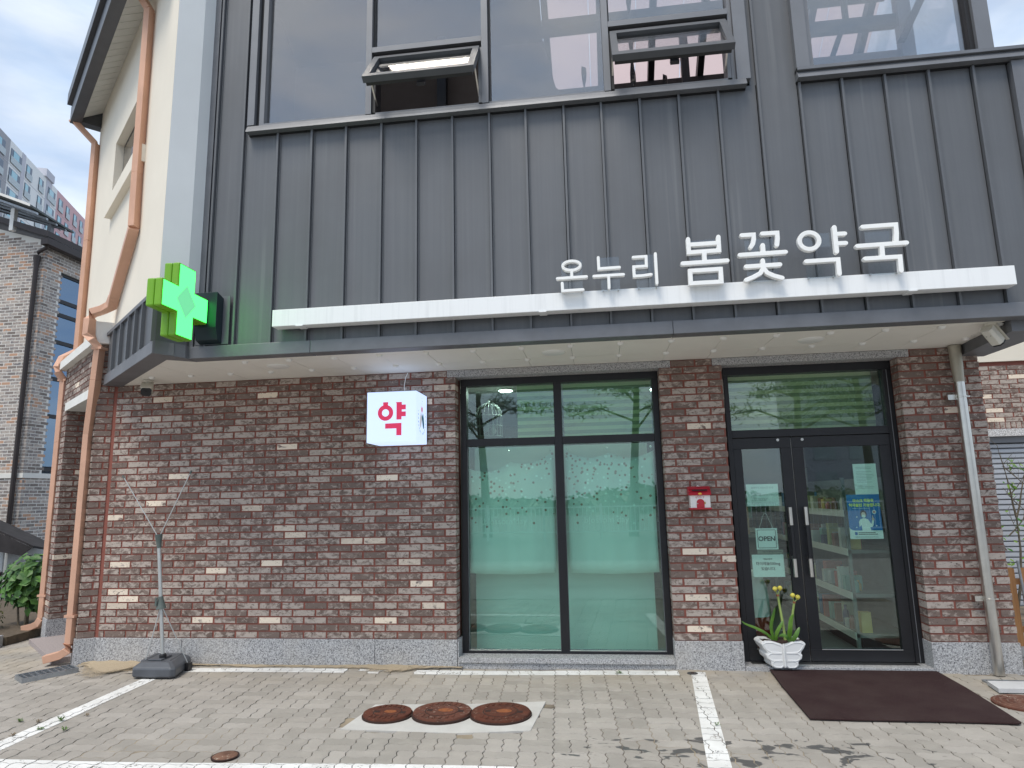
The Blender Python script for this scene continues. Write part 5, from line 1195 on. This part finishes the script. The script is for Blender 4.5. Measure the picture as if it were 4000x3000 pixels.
# concrete apron round the three covers
m_conc = simple('pale_concrete', (.52, .505, .475), .9, var=.1, scale=5, bump=.15)
tag(MB().prism([(x, y, -.02) for x, y in APRON], (0, 0, .0215)).build('concrete_apron', m_conc, None), kind='structure')
# sand drifted against the plinth
m_sand = Mat('dry_sand', (.45, .36, .25), .95); f = m_sand.noise(180, 4, .7); m_sand.color(m_sand.ramp(f, [(.3, (.30, .235, .155)), (.6, (.47, .385, .27)), (.75, (.60, .52, .40))])); m_sand.bump(f, .7, .004)
sa = m_sand.thr(m_sand.math('SUBTRACT', m_sand.math('ADD', m_sand.math('MULTIPLY', m_sand.noise(9, 7, .75), .9), .18), m_sand.attr('rnd')), -.10, .22); m_sand.l(sa, m_sand.b.inputs['Alpha']); m_sand = m_sand.m
mb = MB(); nx, ny = 120, 14; idx = {}
for i in range(nx+1):
    x = -5.05+i*(3.75/nx)
    wv = max(.02, (.60*math.exp(-((x+4.62)/.34)**2)+.22*math.exp(-((x+2.0)/.42)**2)+.10*math.exp(-((x+3.1)/.7)**2)+.03)*(1+.25*math.sin(x*9)+.12*math.sin(x*23)))
    hv = .022*math.exp(-((x+4.7)/.45)**2)+.012*math.exp(-((x+2.0)/.45)**2)+.006
    for k in range(ny+1):
        v = k/ny; y = -.012-wv*v
        if x < -4.97: y += (x+4.97)*.6
        idx[i, k] = mb.vert((x+.012*math.sin(k*2.1+i), y+.008*math.sin(i*1.3+k), -.008+hv*(1-v)**1.6*(1+.2*math.sin(i*.9+k*1.7))+.0115))
for i in range(nx):
    for k in range(ny): mb.cur = ((k+.5)/ny, 0); mb.face([idx[i, k], idx[i+1, k], idx[i+1, k+1], idx[i, k+1]])
tag(mb.build('sand', m_sand, None, smooth=True, attrs=True), kind='structure')
single('fallen_leaf', MB().prism([(-4.42, -.33, .016), (-4.36, -.35, .02), (-4.28, -.33, .024), (-4.26, -.305, .022), (-4.33, -.30, .02)], (0, 0, .004)), simple('dry_brown_leaf', (.22, .17, .11), .9), 'dry curled leaf lying on the sand by the banner stand', 'leaf')
# weeds in the joints
m_weed = simple('weed_green', (.09, .17, .035), .7, var=.4, scale=40); m_weedd = simple('weed_dry', (.20, .15, .09), .8, var=.3, scale=40)
def weed(x, y, s, m, lab):
    mb = MB()
    for k in range(22):
        a = R.uniform(0, 2*PI); l = s*R.uniform(.5, 1.1); h = s*R.uniform(.15, .8); bx, by = x+R.uniform(-.3, .3)*s, y+R.uniform(-.2, .2)*s
        ex, ey = bx+l*math.cos(a), by+l*math.sin(a)*.8; wx, wy = -math.sin(a)*s*.10, math.cos(a)*s*.10
        mb.poly([(bx, by, .0), (bx+(ex-bx)*.6+wx, by+(ey-by)*.6+wy, h), (ex, ey, h*.75), (bx+(ex-bx)*.6-wx, by+(ey-by)*.6-wy, h)])
    single('weed', mb, m, lab, 'weed', 'weeds growing in the paving joints', recalc=False)
weed(-3.90, -1.62, 0.0396, m_weed, 'bright green weed in the middle of the left white line'); weed(-3.90, -1.80, 0.0360, m_weed, 'dull green weed low on the left white line')
weed(-3.72, -1.80, 0.0324, m_weed, 'green weed standing on the pavers right of the left white line'); weed(-4.20, -1.66, 0.0324, m_weed, 'small green weed on the pavers left of the white line')
weed(-4.05, -1.66, 0.0288, m_weedd, 'dull weed at the left edge of the left white line'); weed(-3.99, -1.93, 0.0288, m_weedd, 'brownish weed lowest on the left white line'); weed(-3.80, -1.50, 0.0230, m_weedd, 'small dark weed highest on the left white line')
weed(.10, -.165, 0.0360, m_weed, 'thin green weed on the white line below the shop window'); weed(.70, -1.42, 0.0252, m_weed, 'tiny weed at the right edge of the white line by the door mat')

# ================================================================== left: planting strip, shrubs, kerb, vehicle, neighbour
m_kerb = simple('granite_kerb', (.36, .36, .36), .8, var=.2, scale=40)
for k in range(4):
    a = Vector((-6.62, .56, 0))+Vector((-.62, -.18, 0))*k*1.0
    tag(MB().obox(a+Vector((0, 0, -.05)), Vector((-.612, -.178, 0)), Vector((-.05, .14, 0)), (0, 0, .17)).build('kerb', m_kerb, None, bevel=.008), kind='structure')
tag(MB().prism([(-6.65, .72, .0), (-9.4, -.05, .0), (-10.6, 2.8, .0), (-8.0, 4.4, .0), (-6.75, 1.6, .0)], (0, 0, .09)).build('planting_bed', simple('bed_soil', (.10, .075, .05), .95, var=.3, scale=20, bump=.5), None), kind='structure')
tag(MB().box(-40, -8.0, 4.6, 40, -.054, .005).build('side_road', simple('side_asphalt', (.22, .22, .22), .9, var=.1), None), kind='structure')
grating('far steel drain grating in front of the kerb at the left edge', (-6.95, .12, 0), (.50, .17, 0), (-.06, .16, 0), 12, 3, .015)
def leafm(name, a, b):
    m = Mat(name, a, .5, 0, .4); r = m.attr('rnd'); m.color(m.ramp(r, [(0, a), (1, b)])); return m.m
m_lf1 = leafm('broad_green_leaf', (.028, .085, .018), (.085, .20, .03)); m_lf2 = leafm('small_bronze_leaf', (.030, .050, .012), (.10, .105, .025)); m_bark = simple('grey_bark', (.17, .14, .10), .9, var=.3, scale=30)
def leafquad(mb, c, n, L, wd, droop=.2):
    n = Vector(n).normalized(); t = n.cross(Vector((R.uniform(-1, 1), R.uniform(-1, 1), R.uniform(-1, .1)))).normalized(); s_ = n.cross(t)
    c = Vector(c); mb.cur = (R.random(), 0)
    pts = [c, c+t*L*.35+s_*wd-n*.0, c+t*L-n*L*droop, c+t*L*.35-s_*wd]
    mid = c+t*L*.55+n*wd*.15
    i = len(mb.v); mb.v += [tuple(p) for p in pts]+[tuple(c+t*L*.7+s_*wd*.6-n*L*droop*.4), tuple(c+t*L*.7-s_*wd*.6-n*L*droop*.4)]
    mb.face([i, i+1, i+4, i+2]); mb.face([i, i+2, i+5, i+3])
def shrub(name, lab, cen, rad, n, L, wd, m, cat='shrub', stems=5, base=None):
    t = thing(name, lab, cat, (cen[0], cen[1], .05)); mb = MB()
    for k in range(n):
        while True:
            p = Vector((R.uniform(-1, 1), R.uniform(-1, 1), R.uniform(-1, 1)))
            if .35 < p.length < 1: break
        p = p*(.75+.25*abs(math.sin(p.x*7+p.z*5)))
        c = Vector((cen[0]+p.x*rad[0], cen[1]+p.y*rad[1], cen[2]+p.z*rad[2]))
        leafquad(mb, c, (p.x*.8+R.uniform(-.3, .3), p.y*.8-.35, .55+p.z*.4), L*R.uniform(.6, 1.2), wd*R.uniform(.7, 1.15), .25)
    mb.build('foliage', m, t, attrs=True, recalc=False)
    for k in range(stems):
        a = R.uniform(-.6, .6); bx, by = cen[0]+R.uniform(-.06, .06), cen[1]+R.uniform(-.05, .05)
        MB().tube([(bx, by, .05), (bx+a*.12, by, cen[2]-rad[2]*.4), (bx+a*rad[0]*.8, by+R.uniform(-.1, .1), cen[2]+rad[2]*.4)], 0, 6, radii=[.014, .011, .005]).build('stem', m_bark, t, smooth=True)
shrub('broad_leaf_shrub', 'bright broad leaved shrub beside the far copper downpipe', (-7.12, 1.45, .60), (.36, .30, .37), 420, .13, .05, m_lf1)
shrub('small_leaf_bush', 'low bronze green bush at the left edge', (-7.42, 1.05, .20), (.33, .28, .30), 1300, .035, .013, m_lf2, 'bush')
# parked vehicle under a dark sloping cover
V = thing('parked_truck', 'grey truck with a red stripe under a dark cover, partly hidden behind the shrub', 'truck', (-12.0, 4.6, 0))
m_vg = simple('silver_vehicle_paint', (.42, .44, .45), .4, .3, var=.05); m_vr = simple('dull_red_stripe', (.32, .05, .05), .5); m_tyre = simple('black_rubber', (.015, .015, .015), .9)
MB().box(-13.6, -10.46, 4.45, 5.4, .40, .80).build('body', m_vg, V, bevel=.03); MB().box(-13.55, -10.48, 4.438, 4.449, .31, .395).build('stripe', m_vr, V); MB().box(-13.6, -10.48, 4.47, 5.38, .22, .395).build('chassis', m_gasket, V)
MB().box(-14.9, -13.65, 4.45, 5.4, .35, 1.75).build('cab', m_vg, V, bevel=.08); MB().box(-14.7, -13.9, 4.438, 4.449, 1.1, 1.6).build('window', m_upglass, V)
for x in (-11.2, -14.2):
    for y in (4.5, 5.16):
        wv = MB().lathe([(.25, 0), (.27, .03), (.27, .16), (.25, .2)], (x, y, .27), 24, 'y').build('wheel', m_tyre, V, smooth=True); MB().lathe([(.14, -.01), (.15, .0)], (x, y, .27), 16, 'y').build('rim', m_vg, wv)
AW = thing('dark_awning', 'dark sloping fabric cover above the grey truck', 'awning', (-11.2, 4.3, 0)); m_tarp = simple('dark_tarpaulin', (.024, .021, .022), .9, var=.4, scale=5)
mb = MB(); mb.hexa([(-12.4, 4.3, 1.86), (-9.75, 4.3, .83), (-9.9, 5.3, .64), (-12.4, 5.4, 1.6), (-12.4, 4.3, 1.90), (-9.75, 4.3, .865), (-9.9, 5.3, .68), (-12.4, 5.4, 1.64)]); mb.build('fabric', m_tarp, AW)
mb = MB(); mb.hexa([(-12.4, 4.28, 1.1), (-9.95, 4.28, .70), (-9.95, 4.30, .70), (-12.4, 4.30, 1.1), (-12.4, 4.28, 1.86), (-9.76, 4.28, .83), (-9.76, 4.30, .83), (-12.4, 4.30, 1.86)]); mb.build('side_flap', m_tarp, AW)
MB().rod((-10.35, 4.4, 0), (-10.35, 4.4, 1.05), .03).build('pole', m_steel, AW)
# neighbouring brick house
m_brick2 = make_brick('mixed_grey_brick', (.38, .32, .285), (.56, .49, .43), (.52, .32, .22), (.20, .19, .20), .55); m_mort2 = make_mortar('white_mortar', (.80, .78, .73), (.70, .68, .63))
NB = thing('brick_house', 'neighbouring brick house with white mortar and tall blue windows', 'house', (-13, 10, 0))
nx0, ny0, NZ = -11.34, 5.60, 7.05
nwall = MB(); nwall.prism([(nx0-.006, ny0+.004, -.05), (-19.0, ny0+.004, -.05), (-19.0, ny0+.004, 9.4), (nx0-.006, ny0+.004, NZ)], (0, .3, 0)); nwall = nwall.build('front_wall', m_mort2, NB)
WY0, WY1 = 6.05, 6.95
mb = MB(); mb.box(nx0-.3, nx0-.004, ny0+.305, WY0, -.05, NZ); mb.box(nx0-.3, nx0-.004, WY1, 14, -.05, NZ); mb.box(nx0-.3, nx0-.004, WY0, WY1, 6.52, NZ); mb.box(nx0-.3, nx0-.004, WY0, WY1, -.05, 2.2); swall = mb.build('side_wall', m_mort2, NB)
BRICKS2 = []
def lay2(part, o, u, nrm, L, r0, r1, cond):
    o, u, nrm = Vector(o), Vector(u), Vector(nrm)
    for r in range(r0, r1):
        z0 = r*.0665+.007; z1 = z0+.0525
        for s0, s1 in seg_row(L, r % 2 == 0, full=.188, head=.088, jt=.0152):
            m_ = o+u*(s0+s1)/2
            if not cond(m_, z0, (s0, s1)): continue
            a, b = o+u*s0+nrm*-.002, o+u*s1+nrm*-.002; c, d = b-nrm*.05, a-nrm*.05
            pts = [(a.x, a.y, z0), (b.x, b.y, z0), (c.x, c.y, z0), (d.x, d.y, z0), (a.x, a.y, z1), (b.x, b.y, z1), (c.x, c.y, z1), (d.x, d.y, z1)]
            dd = (Vector((m_.x, m_.y, z0))-CAMP).length; vis = 1 if (m_.y-ny0 < 1.3 and m_.x > -12.6) else 0
            BRICKS2.append((vis*10+(s1-s0)*abs(nrm.y*.9+nrm.x*.35)/dd, part, pts, R.random(), 1.0 if R.random() < .14 else 0.0))
lay2(nwall, (nx0, ny0, 0), (-1, 0, 0), (0, -1, 0), 5.2, 0, 127, lambda p, z, s: z < NZ-.15-(p.x-nx0)*.33)
lay2(swall, (nx0, ny0, 0), (0, 1, 0), (1, 0, 0), 1.7, 0, 104, lambda p, z, s: not (WY0-.02 < p.y < WY1+.02 and 2.15 < z < 6.47))
BRICKS2.sort(key=lambda b: -b[0])
for _, part, pts, rnd, cr in BRICKS2[:300]:
    mb = MB(); mb.cur = (rnd, cr); mb.hexa(pts); mb.build('brick', m_brick2, part, attrs=True)
mb = MB()
for _, part, pts, rnd, cr in BRICKS2[300:]: mb.cur = (rnd, cr); mb.hexa(pts)
tag(mb.build('brick_infill', m_brick2, NB, attrs=True), kind='stuff')
MB().box(-19, nx0+.02, ny0-.02, ny0+.003, 2.10, 2.19).build('string_course', m_mort2, NB); MB().box(nx0-.003, nx0+.02, ny0, 14, 2.10, 2.19).build('string_course', m_mort2, NB)
m_brn = simple('dark_brown_metal', (.045, .035, .033), .45, .3, var=.1)
m_bluegl = glass('blue_house_glass', (.10, .16, .24), .30, refl=(.55, .75, 1.0))
hw = MB().box(nx0-.10, nx0-.06, WY0, WY1, 2.25, 2.33).build('window', m_black, NB)
zs_ = [2.33, 3.42, 4.22, 5.02, 5.62, 5.92, 6.52]
for z in zs_[1:]: MB().box(nx0-.10, nx0-.05, WY0, WY1, z-.06, z+.02).build('frame', m_black, hw)
for y in (WY0, WY1-.05): MB().box(nx0-.10, nx0-.05, y, y+.05, 2.331, 6.459).build('frame', m_black, hw)
MB().box(nx0-.30, nx0-.25, WY0, WY1, 2.2, 6.5).build('blind', simple('pale_house_blind', (.30, .36, .44), .9), hw)
for a, b in zip(zs_, zs_[1:]): MB().box(nx0-.085, nx0-.078, WY0+.05, WY1-.05, a+.02, b-.06).build('pane', m_bluegl, hw)
mb = MB(); mb.prism([(nx0+.22, ny0-.22, NZ+.0), (-19.2, ny0-.22, NZ+7.9*.36), (-19.2, ny0-.22, NZ+7.9*.36+.12), (nx0+.22, ny0-.22, NZ+.12)], (0, 8.5, 0)); mb.build('roof', m_brn, NB)
MB().box(nx0+.05, nx0+.22, ny0-.2, 14, NZ-.16, NZ-.01).build('gutter', m_brn, NB, bevel=.01)
mb = MB(); mb.tube([(nx0+.13, ny0-.12, NZ-.1), (nx0+.10, ny0-.10, NZ-.20), (-11.44, ny0-.07, 6.78), (-11.46, ny0-.07, 6.66)], .04, 10); mb.build('downpipe_elbow', m_brn, NB, smooth=True)
MB().tube([(-11.46, ny0-.07, 6.70), (-11.46, ny0-.07, 6.45), (-11.47, ny0-.07, 0)], 0, 10, radii=[.07, .045, .045]).build('downpipe', m_brn, NB, smooth=True)
# solar roof on the house
SR = thing('solar_canopy', 'sloping solar panel canopy standing on posts above the brick house', 'solar canopy', (-12.2, 6.2, 7.3)); m_pv = simple('dark_panel_underside', (.085, .10, .10), .5, var=.4, scale=3)
def pv(x, y, dz=0):
    v = (y-5.0)/1.17; return (x, y, (7.56+.415*(-11.24-x))*(1-v)+(7.50+.345*(-11.24-x))*v+dz)
for k in range(4):
    xa, xb = -11.24-k*.85, -11.24-k*.85-.84
    MB().hexa([pv(xa, 5.0), pv(xb, 5.0), pv(xb, 6.17, -.06), pv(xa, 6.17, -.06), pv(xa, 5.0, .04), pv(xb, 5.0, .04), pv(xb, 6.17, -.02), pv(xa, 6.17, -.02)]).build('solar_panel', m_pv, SR)
MB().hexa([pv(-11.22, 4.985, -.01), pv(-14.6, 4.985, -.01), pv(-14.6, 4.998, -.01), pv(-11.22, 4.998, -.01), pv(-11.22, 4.985, .045), pv(-14.6, 4.985, .045), pv(-14.6, 4.998, .045), pv(-11.22, 4.998, .045)]).build('edge_rail', m_white_stone, SR)
for y in (5.2, 5.45, 5.7, 5.95): MB().hexa([pv(-11.26, y, -.09), pv(-14.6, y, -.09), pv(-14.6, y+.05, -.09), pv(-11.26, y+.05, -.09), pv(-11.26, y, -.045), pv(-14.6, y, -.045), pv(-14.6, y+.05, -.045), pv(-11.26, y+.05, -.045)]).build('purlin', m_galv, SR)
for x, y, z0 in ((-12.0, 5.42, 7.25), (-11.42, 5.75, 7.05), (-13.6, 5.42, 7.8)): MB().box(x-.045, x+.045, y-.045, y+.045, z0, pv(x, y, -.1)[2]).build('post', m_cap if x < -11.8 else m_upframe, SR)
# ------------------------------------------------------------------ apartment slab far behind
fl = math.radians(21.458); AD = Vector((-math.sin(fl), math.cos(fl), 0)); AN = Vector((math.cos(fl), math.sin(fl), 0)); A0 = Vector((0, -6.22, 0))-AN*45
AB = thing('apartment_block', 'long apartment block in grey, white and pink far behind the brick house', 'apartment building', tuple(A0+AD*100))
def ap(t, o, z): v = A0+AD*t+AN*o; return (v.x, v.y, z)
def abox(mb, t0, t1, o0, o1, z0, z1): mb.hexa([ap(t0, o1, z0), ap(t1, o1, z0), ap(t1, o0, z0), ap(t0, o0, z0), ap(t0, o1, z1), ap(t1, o1, z1), ap(t1, o0, z1), ap(t0, o0, z1)]); return mb
m_agrey = simple('grey_render_far', (.36, .36, .38), .9, var=.03); m_awhite = simple('white_render_far', (.76, .76, .75), .9, var=.03); m_apink = simple('pink_render_far', (.62, .40, .41), .9, var=.03); m_alil = simple('pale_lilac_render_far', (.52, .52, .57), .9, var=.03)
m_awin = Mat('sky_blue_window', (.28, .52, .60), .15, 0, .8).m; m_adark = simple('dark_sash_far', (.10, .13, .18), .3); m_arail = simple('rail_far', (.45, .50, .52), .5)
ROOFZ = 50.7
for t0, t1, m in ((80, 96.2, m_agrey), (96.2, 111.3, m_awhite), (111.3, 123.6, m_apink), (123.6, 132, m_awhite)): abox(MB(), t0, t1, -12, 0, 0, ROOFZ).build('wall', m, AB)
abox(MB(), 106.5, 109.3, -8, .3, ROOFZ, ROOFZ+1.2).build('stair_tower', m_alil, AB); abox(MB(), 107.4, 109.2, 0, .06, 20, ROOFZ).build('wall_strip', m_alil, AB); abox(MB(), 99.6, 100.6, 0, .06, 20, ROOFZ).build('wall_strip', m_alil, AB)
for k in range(1, 9): abox(MB(), 80, 132, 0, .03, ROOFZ-.6-2.8*k, ROOFZ-.55-2.8*k).build('floor_line', m_alil, AB)
wins = [(92.5, 94.9, 0), (96.5, 99.5, 1), (101, 102.7, 0), (105.0, 106.5, 0), (107.9-.0, 110.7, 1), (112.0, 113.6, 0), (114.9, 116.3, 0), (117.9, 119.3, 0), (120.6, 121.9, 0), (124.2, 125.8, 0)]
for f_ in range(7):
    zb = ROOFZ-1.0-2.8*f_
    for t0, t1, big in wins:
        wv = abox(MB(), t0, t1, .02, .06, zb-2.0, zb).build('window', m_adark, AB)
        sp0 = t0+(t1-t0)*(.22 if big else .08); sp1 = t0+(t1-t0)*(.74 if big else .58)
        abox(MB(), sp0, sp1, .061, .09, zb-1.9, zb-.1).build('pane', m_awin, wv)
        abox(MB(), t0-.05, t1+.05, .12, .16, zb-2.05, zb-1.1).build('railing', m_arail, wv) if R.random() < 2 else None
# ================================================================== right: rear wing with shutter, fence, sapling
RW = thing('rear_building', 'brick building with a cream top and a grey roller shutter behind the right pier', 'building', (5.5, 4, 0))
ry = 3.447
rw = MB(); rw.box(4.2, 5.10, ry+.004, ry+.3, -.1, 3.2); rw.box(5.10, 9.0, ry+.004, ry+.3, 2.28, 3.2); rw = rw.build('wall', m_mortar, RW)
MB().box(4.2, 9.0, ry-.03, ry+.3, 3.2, 4.6).build('cream_wall', m_cream, RW)
rinf = MB()
for r in range(-36, 13):
    z0 = 2.375+r*.0648
    for s0, s1 in seg_row(.72 if r < 0 else 4.6, r % 2 == 0):
        a = 4.22+s0; b = 4.22+s1
        if z0+.055 > 3.2: continue
        vis_ = r >= 0 and 4.9 < b < 6.4
        mb = MB() if vis_ else rinf
        mb.cur = (R.random()*.75, .9 if R.random() < .06 else 0); mb.box(a, b, ry-R.uniform(0, .003), ry+.05, z0, z0+.055)
        if vis_: mb.build('brick', m_brick, rw, attrs=True)
tag(rinf.build('brick_infill', m_brick, rw, attrs=True), kind='stuff')
x = 5.0
while x < 6.4:
    mb = MB(); mb.cur = (R.random()*.8, 0); mb.box(x, x+.056, ry-.002, ry+.05, 2.288, 2.368); mb.build('brick', m_brick, rw, attrs=True); x += .067
MB().box(4.95, 9.0, ry-.012, ry+.2, 2.18, 2.279).build('lintel', make_granite('pale_granite', 1.35), RW)
m_shut = simple('pale_grey_shutter', (.50, .52, .56), .4, .3, var=.06, scale=2)
sh = MB().box(5.0, 9.0, ry+.14, ry+.16, 0, 2.18).build('roller_shutter', m_gasket, RW)
z = 2.09
MB().box(4.98, 9, ry+.05, ry+.139, 2.095, 2.18).build('shutter_box', m_upframe, sh)
while z > .0:
    MB().prism([(5.0, ry+.125, z-.062), (5.0, ry+.115, z-.052), (5.0, ry+.115, z-.012), (5.0, ry+.135, z-.003), (5.0, ry+.139, z-.062)], (2.2, 0, 0)).build('slat', m_shut, sh); z -= .0685
m_wood = Mat('orange_stained_wood', (.42, .20, .07), .6); f = m_wood.noise(1, 4, .6, m_wood.map((60, 60, 3))); m_wood.color(m_wood.ramp(f, [(.3, (.34, .145, .045)), (.7, (.52, .26, .10))])); m_wood = m_wood.m
WF = thing('wooden_fence', 'orange stained slat fence behind the right end of the pharmacy', 'fence', (3.8, .62, .1))
MB().box(3.50, 3.56, .64, .70, .0, .70).build('post', m_wood, WF)
for k in range(14):
    xx = 3.675+k*.125; zt = .775-.004*k+R.uniform(-.006, .006)
    MB().prism([(xx, .60, .08), (xx+.072, .60, .08), (xx+.072, .60, zt-.01), (xx+.058, .60, zt), (xx+.014, .60, zt), (xx, .60, zt-.01)], (0, .022, 0)).build('slat', m_wood, WF)
for z in (.20, .62): MB().box(3.56, 5.4, .623, .66, z, z+.05).build('rail', m_wood, WF)
m_blk = simple('concrete_block', (.38, .38, .37), .9, var=.15, scale=30)
BW = thing('block_wall', 'low concrete block wall under the wooden fence', 'wall', (4.5, .5, 0))
for k in range(6):
    MB().box(3.62+k*.40, 4.012+k*.40, .50, .68, -.06, .015).build('block', m_blk, BW); MB().box(3.62+k*.40-.2, 4.012+k*.40-.2, .49, .69, .020, .085).build('coping', m_blk, BW)
MB().tube([(3.80, .56, .09), (3.765, .56, .84)], .012, 8).build('stake', m_galv, thing('plant_stake', 'thin grey metal stake standing by the wooden fence', 'stake', (3.8, .56, .09)))
# sapling
SP = thing('sapling', 'thin young tree with bare twigs and a few leaves before the roller shutter', 'tree', (4.20, 1.5, 0))
mbt = MB(); tips = []
def branch(p, d, L, r, lv):
    p = Vector(p); d = Vector(d).normalized(); pts = [p]; q = p
    for k in range(4):
        d = (d+Vector((R.uniform(-.14, .14), R.uniform(-.14, .14), R.uniform(-.03, .12)))).normalized(); q = q+d*L/4; pts.append(q)
    mbt.tube([tuple(v) for v in pts], 0, 5, radii=[r*(1-.16*i) for i in range(5)])
    tips.append(q)
    if lv:
        for k in range(3 if lv > 1 else 3):
            b = pts[R.choice((1, 2, 3, 4))]; a = R.uniform(0, 2*PI)
            branch(b, (math.cos(a)*.8, math.sin(a)*.5, .8), L*R.uniform(.42, .62), r*.5, lv-1)
branch((4.19, 1.5, -.05), (.03, 0, 1), 1.25, .020, 0)
t_ = tips[-1]
branch(tuple(t_), (-.12, 0, 1), .50, .012, 2); branch(tuple(t_), (.5, 0, .9), .50, .011, 3); branch((4.24, 1.5, 1.0), (.6, 0, .6), .45, .008, 2); branch((4.2, 1.5, .85), (-.4, .1, .8), .32, .007, 1)
mbt.build('trunk', m_bark, SP, smooth=True)
m_lf3 = leafm('young_leaf', (.07, .22, .03), (.30, .45, .06)); mb = MB()
for k in range(46):
    tp_ = R.choice(tips) if k > 16 else Vector((4.22+R.uniform(-.12, .14), 1.5, R.uniform(.72, 1.15)))
    leafquad(mb, (tp_.x+R.uniform(-.03, .03), tp_.y+R.uniform(-.03, .03), tp_.z+R.uniform(-.05, .03)), (R.uniform(-.5, .5), -.6, .6), R.uniform(.04, .085), .012, .2)
mb.build('foliage', m_lf3, SP, attrs=True, recalc=False)
# ================================================================== across the street, seen in the glass
m_needle = leafm('pine_needles', (.016, .045, .014), (.05, .095, .03)); m_pbark = simple('pine_bark', (.09, .06, .045), .95, var=.3, scale=12)
def pine(x, y, h, lean, lab):
    t = thing('pine_tree', lab, 'tree', (x, y, 0), 'pine trees across the street'); mb = MB(); q = MB()
    pts = [(x, y, -.1), (x+lean*.3, y, h*.35), (x+lean*.7, y+.1, h*.7), (x+lean, y, h)]
    mb.tube(pts, 0, 9, radii=[.20, .16, .12, .06])
    for k in range(9):
        u = .55+.05*k; a = k*2.4+x; L = (1.15-u)*h*.62+.5; bz = h*u; bx = x+lean*u
        e = (bx+L*math.cos(a), y+L*math.sin(a), bz+.15*L)
        mb.tube([(bx, y, bz), (bx+L*.5*math.cos(a), y+L*.5*math.sin(a), bz+.22*L), e], 0, 6, radii=[.05, .035, .015])
        for j in range(260):
            c = Vector((bx+(e[0]-bx)*R.uniform(.45, 1.15)+R.gauss(0, .28), y+(e[1]-y)*R.uniform(.45, 1.15)+R.gauss(0, .28), bz+.2*L+R.gauss(.05, .14)))
            leafquad(q, c, (R.uniform(-1, 1), R.uniform(-1, 1), .8), R.uniform(.20, .34), .022, .0)
    mb.build('trunk', m_pbark, t, smooth=True); q.build('crown', m_needle, t, attrs=True, recalc=False)
for x, y, h, l, ws in ((7.2, -19, 6.6, .3, 'left one reflected in the pane over the doors'), (10.2, -20, 6.9, -.3, 'right one reflected in the pane over the doors'), (1.2, -19.5, 7.2, .5, 'reflected in the upper right window pane'), (-4.5, -20, 6.8, -.4, 'reflected in the upper left window pane')): pine(x, y, h, l, 'umbrella shaped pine tree across the street, %s' % ws)
FN = thing('street_fence', 'white railing fence across the street from the pharmacy', 'fence', (0, -17, 0)); m_wf = simple('white_fence_paint', (.7, .7, .7), .5)
for x in range(-14, 18, 2): MB().box(x-.04, x+.04, -17.04, -16.96, 0, 1.25).build('post', m_wf, FN)
for z in (.25, 1.1): MB().box(-14, 16, -17.02, -16.98, z, z+.05).build('rail', m_wf, FN)
mb = MB()
for k in range(200): mb.box(-14+k*.15, -14+k*.15+.025, -17.01, -16.99, .3, 1.1)
tag(mb.build('bar', m_wf, FN), kind='stuff')
mb = MB(); nx, ny = 150, 5; idx = {}
for i in range(nx+1):
    x = -75+i*1.0; hh = 1.3+.5*math.sin(x*.11+1)+.4*math.sin(x*.37)+R.uniform(-.35, .35)
    for k in range(ny+1): idx[i, k] = mb.vert((x+R.uniform(-.3, .3), -48-1.2*k+R.uniform(-.3, .3), -.1+hh*math.sin(k/ny*PI/2)))
for i in range(nx):
    for k in range(ny): mb.cur = (R.random(), 0); mb.face([idx[i, k], idx[i+1, k], idx[i+1, k+1], idx[i, k+1]])
for k in range(5000):
    x = R.uniform(-60, 60); z = R.uniform(.1, 1)*(1.5+.5*math.sin(x*.11+1)+.4*math.sin(x*.37)); leafquad(mb, (x, -47.6-z*1.2, z), (R.uniform(-.4, .4), 1, .5), R.uniform(.2, .45), .1, .1)
tag(mb.build('far_woods', m_needle, None, attrs=True, recalc=False), kind='stuff')
TW = thing('tower_block', 'pale apartment tower across the street, seen reflected in the door glass', 'apartment building', (30, -75, 0))
MB().box(24, 36, -85, -75, 0, 30).build('wall', m_alil, TW)
for k in range(9):
    for j in range(3): MB().box(25+j*4, 27.4+j*4, -74.98, -74.9, 2+k*3, 3.6+k*3).build('window', m_arail, TW)

# lettering becomes plain mesh
bpy.context.view_layer.update()
dg = bpy.context.evaluated_depsgraph_get()
for o in FONT_PARTS:
    me = bpy.data.meshes.new_from_object(o.evaluated_get(dg)); nm = o.name
    q = bpy.data.objects.new('tmp', me); col.objects.link(q); q.parent = o.parent; q.matrix_local = o.matrix_local.copy()
    bpy.data.objects.remove(o); q.name = nm
